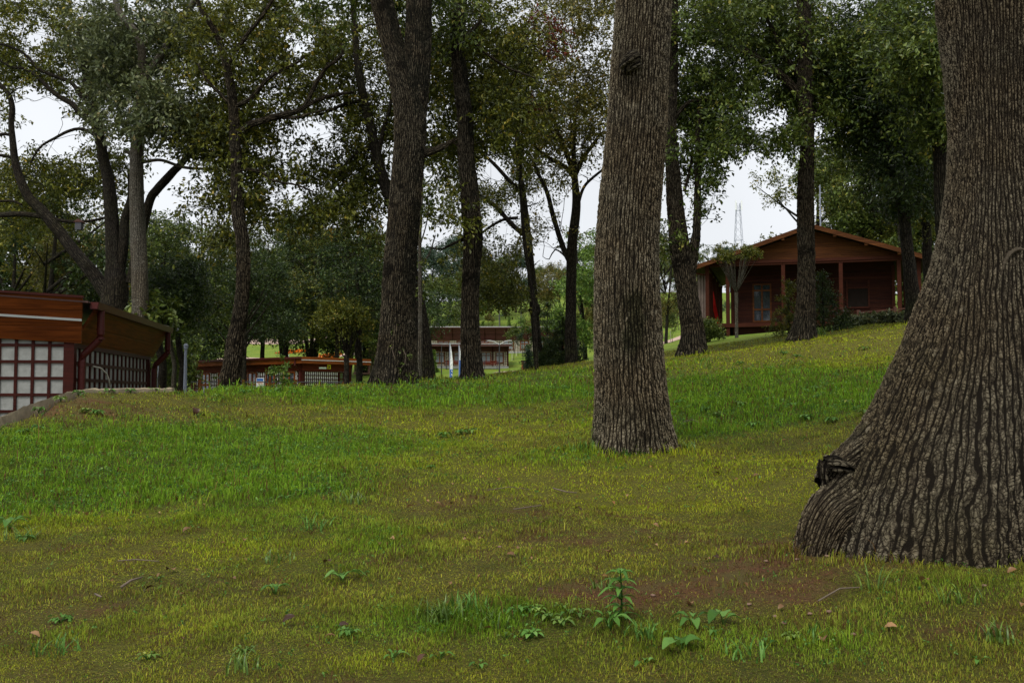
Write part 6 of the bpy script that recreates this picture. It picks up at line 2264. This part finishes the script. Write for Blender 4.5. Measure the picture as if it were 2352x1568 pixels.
for i, (px, py) in enumerate(LEAFPX):
    gx, gy, g_ = G(px, py)
    q = protoL[i % 6]
    o = q if i < 6 else q.copy()
    if i >= 6: C.objects.link(o)
    o.location = (gx, gy, g_ + .025)
    dk = (i % 3 == 2)
    s = random.uniform(.7, 1.25)
    o.scale = (s, s, s)
    o.rotation_euler = (random.uniform(-.5, .5), random.uniform(-.5, .5), random.uniform(0, 6.28))
    o["label"] = "dark brown curled dry leaf fallen on the lawn" if dk else "tan curled dry leaf fallen on the lawn"
    o["group"] = "dark fallen leaves on the lawn" if dk else "tan fallen leaves on the lawn"
    o["category"] = "leaf"


def dark_leaf_heap():
    x, y, z = G(447, 955)
    root = thing("curled_leaf", "large dark curled leaf standing up on the left part of the lawn", "leaf", (x, y, z))
    V, F = leaf_blade(.14, .11, .8, 77, 8, True)
    o = link_mesh("leaf_blade", np_mesh("leaf_blade", np.array(V), [np.array(F)], True, fattr={"tint": np.full(len(F), .5)}), LEAF_DEADDK, root)
    o.rotation_euler = (1.0, .2, .5)
    MB().tube([(0, 0, 0), (.02, -.05, .01), (.08, -.1, 0)], .006, 6).build("stalk", LEAF_DEADDK, root)


dark_leaf_heap()


def twig(label, pts, r=.006):
    q = [G(a, b) for a, b in pts]
    x, y, z = q[0]
    m = MB().tube([(a - x, b - y, c - z + .03 + .01 * (i % 2)) for i, (a, b, c) in enumerate(q)], [r * (1 - .5 * i / len(q)) for i in range(len(q))], 6)
    o = m.build("fallen_twig", BARK_TWIG, None, True)
    tag(o, label, "twig", "twigs lying on the lawn").location = (x, y, z)


BARK_TWIG = plain("twig_grey", (.13, .10, .075), .9, .2, var=.3)
twig("pale straight twig in the brown patch at lower left", [(278, 1360), (300, 1352), (326, 1342)], .009)
twig("long thin twig above the pale straight one", [(270, 1305), (310, 1303), (365, 1305)], .005)
twig("short dark twig right below the pale straight one", [(218, 1378), (232, 1392)], .007)
twig("thin arched twig right of the mid lawn trunk", [(1570, 975), (1590, 970), (1608, 978)], .010)
twig("short grey twig before the mid lawn trunk", [(1180, 1182), (1245, 1174)], .006)
twig("dark twig left of the mid lawn trunk", [(1270, 1128), (1300, 1140), (1325, 1143)], .008)
twig("thin twig across the bare soil by the huge root", [(1880, 1395), (1930, 1384), (1975, 1378)], .005)
twig("long pale twig on the brown patch in the middle", [(1120, 1136), (1170, 1131), (1220, 1135)], .004)


def weed(name, label, px, py, nl, L, W, h, seed, mat=LEAF_WEED, group=None, stem=True, spread=.5, cat="plant", tiers=1):
    rng = np.random.default_rng(seed)
    x, y, z = G(px, py)
    root = thing(name, label, cat, (x, y, z), 0, group)
    VV, FF, TT, n0 = [], [], [], 0
    st = MB()
    for i in range(nl):
        a = i * 2.4 + rng.uniform(-.3, .3)
        el = rng.uniform(.1, .9) * spread
        hh = h * ((i // max(1, nl // tiers)) + .6) / tiers if tiers > 1 else h * rng.uniform(.55, 1)
        V, F = leaf_blade(L * rng.uniform(.7, 1.15), W * rng.uniform(.8, 1.1), .22, seed + i)
        V = np.array(V)
        pitch = .55 - el if tiers == 1 else .35
        c, s = math.cos(pitch), math.sin(pitch)
        V = np.stack([V[:, 0], V[:, 1] * c - V[:, 2] * s, V[:, 1] * s + V[:, 2] * c - (V[:, 1] ** 2) * 1.2 / L * .4], 1)
        off = 0.0 if tiers > 1 else .02 + h * .35 * rng.random()
        V[:, 1] += off
        c, s = math.cos(a), math.sin(a)
        V = np.stack([V[:, 0] * c - V[:, 1] * s, V[:, 0] * s + V[:, 1] * c, V[:, 2] + hh], 1)
        VV.append(V); FF.append(np.array(F) + n0); n0 += len(V)
        TT += [float(np.clip(.5 + rng.normal(0, .2), 0, 1))] * len(F)
        if tiers == 1:
            st.tube([(0, 0, -.02), (-s * off * .5, c * off * .5, hh * .7), (-s * off, c * off, hh)], .0022, 5)
    if tiers > 1:
        st.tube([(0, 0, -.02), (.01, .005, h * .5), (0, 0, h * 1.02)], [.006, .005, .003], 6)
    link_mesh("foliage", np_mesh("foliage", np.vstack(VV), [np.vstack(FF)], True, fattr={"tint": TT}), mat, root)
    st.build("stem", LEAF_WEED, root)


weed("weed_plant", "tall weed with whorls of long pointed leaves on the bare soil patch", 1425, 1430, 30, .13, .03, .27, 601, tiers=6)
weed("weed_plant", "young five fingered weed at the foot of the tall one", 1400, 1455, 8, .10, .035, .08, 602)
weed("broadleaf_weed", "weed with two big round leaves at the bottom right of centre", 1565, 1508, 3, .12, .10, .05, 603)
weed("broadleaf_weed", "light green broad leaf standing in the right foreground", 1662, 1440, 3, .10, .075, .08, 604)
weed("broadleaf_weed", "low broad leaved weed left of the light green one", 1590, 1450, 5, .10, .045, .06, 605)
weed("broadleaf_weed", "pale rosette weed in the left foreground", 785, 1345, 6, .15, .045, .06, 606, LEAF_WEED)
weed("broadleaf_weed", "wavy broad weed at the left edge of the lawn", 22, 1222, 6, .16, .07, .08, 607)
weed("broadleaf_weed", "green weed below the pale rosette", 800, 1472, 10, .05, .03, .03, 608)
weed("broadleaf_weed", "scrambling weed under the pale rosette's left side", 630, 1372, 6, .08, .035, .05, 609)
weed("broadleaf_weed", "small pale weed at lower centre", 905, 1512, 6, .07, .02, .03, 610)
PT = [(1190, 1425), (1215, 1412), (1235, 1420), (1262, 1420), (1290, 1408), (1305, 1418), (1330, 1422), (1225, 1445), (1250, 1438), (1290, 1455), (1160, 1470), (1195, 1478), (1220, 1475), (1545, 1470), (1640, 1470), (1700, 1490), (1760, 1492), (1820, 1480), (2010, 1545), (2250, 1540),
      (60, 1245), (215, 1030), (310, 1048), (240, 1085), (110, 1085), (480, 1050), (655, 1150), (690, 1135), (360, 1340), (140, 1440), (1060, 1000), (1085, 995), (1020, 1005), (990, 1075), (1620, 945), (1700, 935), (1760, 925), (1820, 940), (1880, 920), (1950, 930), (1990, 955), (1650, 960), (1730, 985), (1850, 968), (1910, 975), (1560, 930),
      (1800, 815), (1830, 822), (1985, 805), (1700, 838), (1770, 852), (560, 905), (640, 900), (700, 895), (760, 890), (830, 882), (500, 915), (180, 905), (140, 912), (250, 895), (300, 902), (350, 898), (90, 925), (40, 945), (55, 1000), (90, 990), (200, 950), (225, 955), (1300, 895), (1000, 892), (1120, 905), (990, 878), (1020, 880), (1045, 876),
      (1480, 1540), (680, 1515), (560, 1500), (340, 1520), (420, 1560), (1010, 1520), (1100, 1545)]
PT = [q for i, q in enumerate(PT) if q[1] < 1300 or i % 3 or 1380 < q[1] < 1480]
for i, (px, py) in enumerate(PT):
    far = py < 1010
    weed("clover_weed", "small soft leaved weed growing in the grass", px, py, random.choice([3, 5, 8, 11]) if not far else 12, (.038 if i % 3 else .055) if not far else .09, (.022 if i % 3 else .03) if not far else .045, .03 if not far else .07, 700 + i, random.choice([LEAF_WEED, LEAF_WEED, LEAF_BRIGHT]), "small weeds scattered over the lawn", spread=.7)


def grass_tuft(label, px, py, n, h, seed, col=LEAF_BRIGHT, w=.007, rad=.1):
    rng = np.random.default_rng(seed)
    x, y, z = G(px, py)
    V, F = [], []
    for i in range(n):
        a = rng.uniform(0, 6.28)
        r0 = rad * rng.random()
        b = rng.uniform(0, 6.28)
        bx, by = r0 * math.cos(b), r0 * math.sin(b)
        hh = h * rng.uniform(.5, 1.1)
        ln = hh * rng.uniform(.3, 1.0)
        k = len(V)
        m = 5
        for j in range(m + 1):
            t = j / m
            ww = w * (1 - t ** 2) * .5 + .0004
            cx_, cy_ = bx + math.cos(a) * ln * t ** 1.8, by + math.sin(a) * ln * t ** 1.8
            zz = hh * (t - .35 * t ** 3 * ln / hh)
            V += [(cx_ - math.sin(a) * ww, cy_ + math.cos(a) * ww, zz), (cx_ + math.sin(a) * ww, cy_ - math.cos(a) * ww, zz)]
        for j in range(m):
            F.append((k + 2 * j, k + 2 * j + 1, k + 2 * j + 3, k + 2 * j + 2))
    o = link_mesh("grass_tuft", np_mesh("grass_tuft", np.array(V), [np.array(F)], True, fattr={"tint": rng.uniform(.1, .8, len(F))}), col)
    tag(o, label, "grass tuft", "coarse grass tufts on the lawn").location = (x, y, z)


TUFTS = [("dense bright tuft left of the bare patch", 1010, 1428, 60, .16), ("arching tuft in the middle foreground", 1070, 1405, 34, .15), ("loose tuft between the bright tuft and the tall weed", 1130, 1440, 30, .12), ("tuft growing against the huge root's front", 1965, 1235, 34, .24),
         ("long blade tuft before the huge trunk", 2015, 1365, 14, .20), ("tuft in the fold of the huge root", 2035, 1260, 26, .20), ("flattened tuft behind the tall weed", 1400, 1360, 26, .09), ("flat matted tuft at the bottom right of centre", 1480, 1470, 40, .10),
         ("sparse tall tuft at the lower right corner", 2210, 1400, 22, .13), ("tuft near the bottom edge, right", 1880, 1480, 26, .11), ("tuft left of the pale rosette weed", 640, 1290, 22, .12), ("tuft above the pale rosette weed", 740, 1220, 24, .13), ("green tuft in the left slope hollow", 800, 1160, 24, .15),
         ("tuft at the mid lawn trunk's left foot", 1340, 1040, 40, .17), ("tuft at the mid lawn trunk's right foot", 1570, 1035, 34, .17), ("thin tuft in front of the mid lawn trunk", 1440, 1048, 30, .13), ("tuft at the left edge", 60, 1240, 30, .14),
         ("tuft at lower left corner", 130, 1500, 26, .12), ("tuft at the bottom edge, left of centre", 560, 1540, 26, .12), ("light tuft beside the broad weed at right", 1700, 1510, 22, .12), ("tuft at the bottom right edge", 2290, 1490, 28, .13), ("tuft by the forked oak's foot", 930, 872, 40, .25), ("tall tuft right of the oak before the cabin", 1885, 770, 50, .35), ("thin tall weedy tuft right of the mid lawn trunk, on the slope", 1615, 850, 12, .45)]
for i, (lb, px, py, n, h) in enumerate(TUFTS):
    grass_tuft(lb, px, py, n, h, 900 + i, w=.006 + .0006 * G(px, py)[1], rad=.08 + .01 * G(px, py)[1], col=(LEAF_BRIGHT, LEAF_WEED)[i % 2])


# ivy on the forked oak
def ivy():
    rng = np.random.default_rng(66)
    x, y = P(907, 872, 21.5)[0], 21.5
    z = gz(x, y)
    root = thing("ivy_plant", "ivy sprigs climbing the forked oak's foot", "ivy", (x, y - .45, z))
    VV = []
    cl = []
    for px, py in ((897, 760), (894, 775), (898, 790), (900, 800), (925, 800), (932, 815), (945, 820), (930, 835), (920, 845), (915, 855), (935, 860), (905, 865), (950, 855), (905, 745)):
        q = P(px, py, 21.02 + .12 * (py < 800))
        cl.append((q[0] - x, q[1] - (y - .45), q[2] - z))
    V, F, ti = leaves(np.array(cl), np.full(len(cl), .07), 2, 5, .05, rng, None, spread=.06, wid=.85)
    link_mesh("foliage", np_mesh("foliage", V, [F], False, fattr={"tint": ti}), LEAF_OAK, root)
    st = MB().tube([cl[0], cl[2], cl[3], cl[9], cl[11]], .006, 5).tube([cl[4], cl[5], cl[7], cl[8]], .006, 5)
    st.build("stem", BARK_TWIG, root)


ivy()

# low creeping leaves in the lush parts
def ground_cover():
    rng = np.random.default_rng(31)
    Vs, Fs, T, off = [], [], [], 0
    for y0, y1, n, L in ((4, 9, 9000, .016), (9, 15, 11000, .026), (15, 24, 9000, .038)):
        y = np.sqrt(rng.uniform(y0 ** 2, y1 ** 2, n))
        x = rng.uniform(-1, 1, n) * (y * .56 + .6)
        lush, yel, soil = cover(x, y)
        k = rng.random(n) < np.clip(lush * 1.1 - .12, .02, 1) * (.35 + .65 * (wob(x, y, 2.7, 3.0) > -.1))
        k &= ~(wall_step(x, y) > 0)
        x, y = x[k], y[k]
        c = np.stack([x, y, ground(x, y) + .012 + L * rng.uniform(.4, 2.2, len(x))], -1)
        V, F, ti = leaves(c, np.full(len(c), .02), 1, 4, L, rng, None, spread=L * 1.4, wid=.75, droop=0)
        Vs.append(V); Fs.append(F + off); T.append(ti); off += len(V)
    o = link_mesh("ground_cover", np_mesh("ground_cover", np.vstack(Vs), [np.vstack(Fs)], False, fattr={"tint": np.concatenate(T)}), LEAF_WEED)
    tag(o, "creeping soft green leaves mixed into the lush parts of the lawn", "ground cover", kind="stuff")


ground_cover()


def leaf_litter():
    rng = np.random.default_rng(41)
    n = 2600
    y = np.sqrt(rng.uniform(16, 26 ** 2, n))
    x = rng.uniform(-1, 1, n) * (y * .56 + .6)
    k = ~(wall_step(x, y) > 0) & (rng.random(n) < .35 + .5 * (wob(x, y, 1.7, 1.0) > .1))
    x, y = x[k], y[k]
    c = np.stack([x, y, ground(x, y) + .012], -1)
    V, F, ti = leaves(c, np.full(len(c), .004), 1, 1, .034, rng, None, spread=.01, wid=.7, droop=0, fold=.5)
    o = link_mesh("leaf_litter", np_mesh("leaf_litter", V, [F], False, fattr={"tint": ti}), LEAF_DEAD)
    tag(o, "tiny broken bits of dry brown leaf strewn through the lawn", "leaf litter", kind="stuff")


leaf_litter()

# stones on the soil patch
rk = random.Random(4)
STP = [(1870, 1262), (1845, 1275), (1900, 1280), (1780, 1420), (1800, 1448), (1905, 1420), (1720, 1395), (1500, 1378), (1860, 1425), (1830, 1290), (1760, 1300), (1960, 1468), (2260, 1350), (1148, 1258)]
for i, (px, py) in enumerate(STP):
    x, y, z = G(px, py)
    me_b = MB()
    rn = [1 + rk.uniform(-.25, .25) for _ in range(64)]
    vs, fs = [], []
    for a in range(5):
        for b in range(8):
            th, ph = math.pi * (a + .5) / 5, 2 * math.pi * b / 8
            r_ = .012 * rn[a * 8 + b]
            vs.append((r_ * math.sin(th) * math.cos(ph) * 1.3, r_ * math.sin(th) * math.sin(ph), r_ * math.cos(th) * .7))
    for a in range(4):
        for b in range(8):
            fs.append((a * 8 + b, (a + 1) * 8 + b, (a + 1) * 8 + (b + 1) % 8, a * 8 + (b + 1) % 8))
    fs += [tuple(range(8)), tuple(range(32, 40))[::-1]]
    me_b.add(vs, fs)
    o = me_b.build("pebble", ROCK, None, True)
    tag(o, "small reddish pebble lying on bare soil", "pebble", "pebbles on the bare soil").location = (x, y, z + .008)
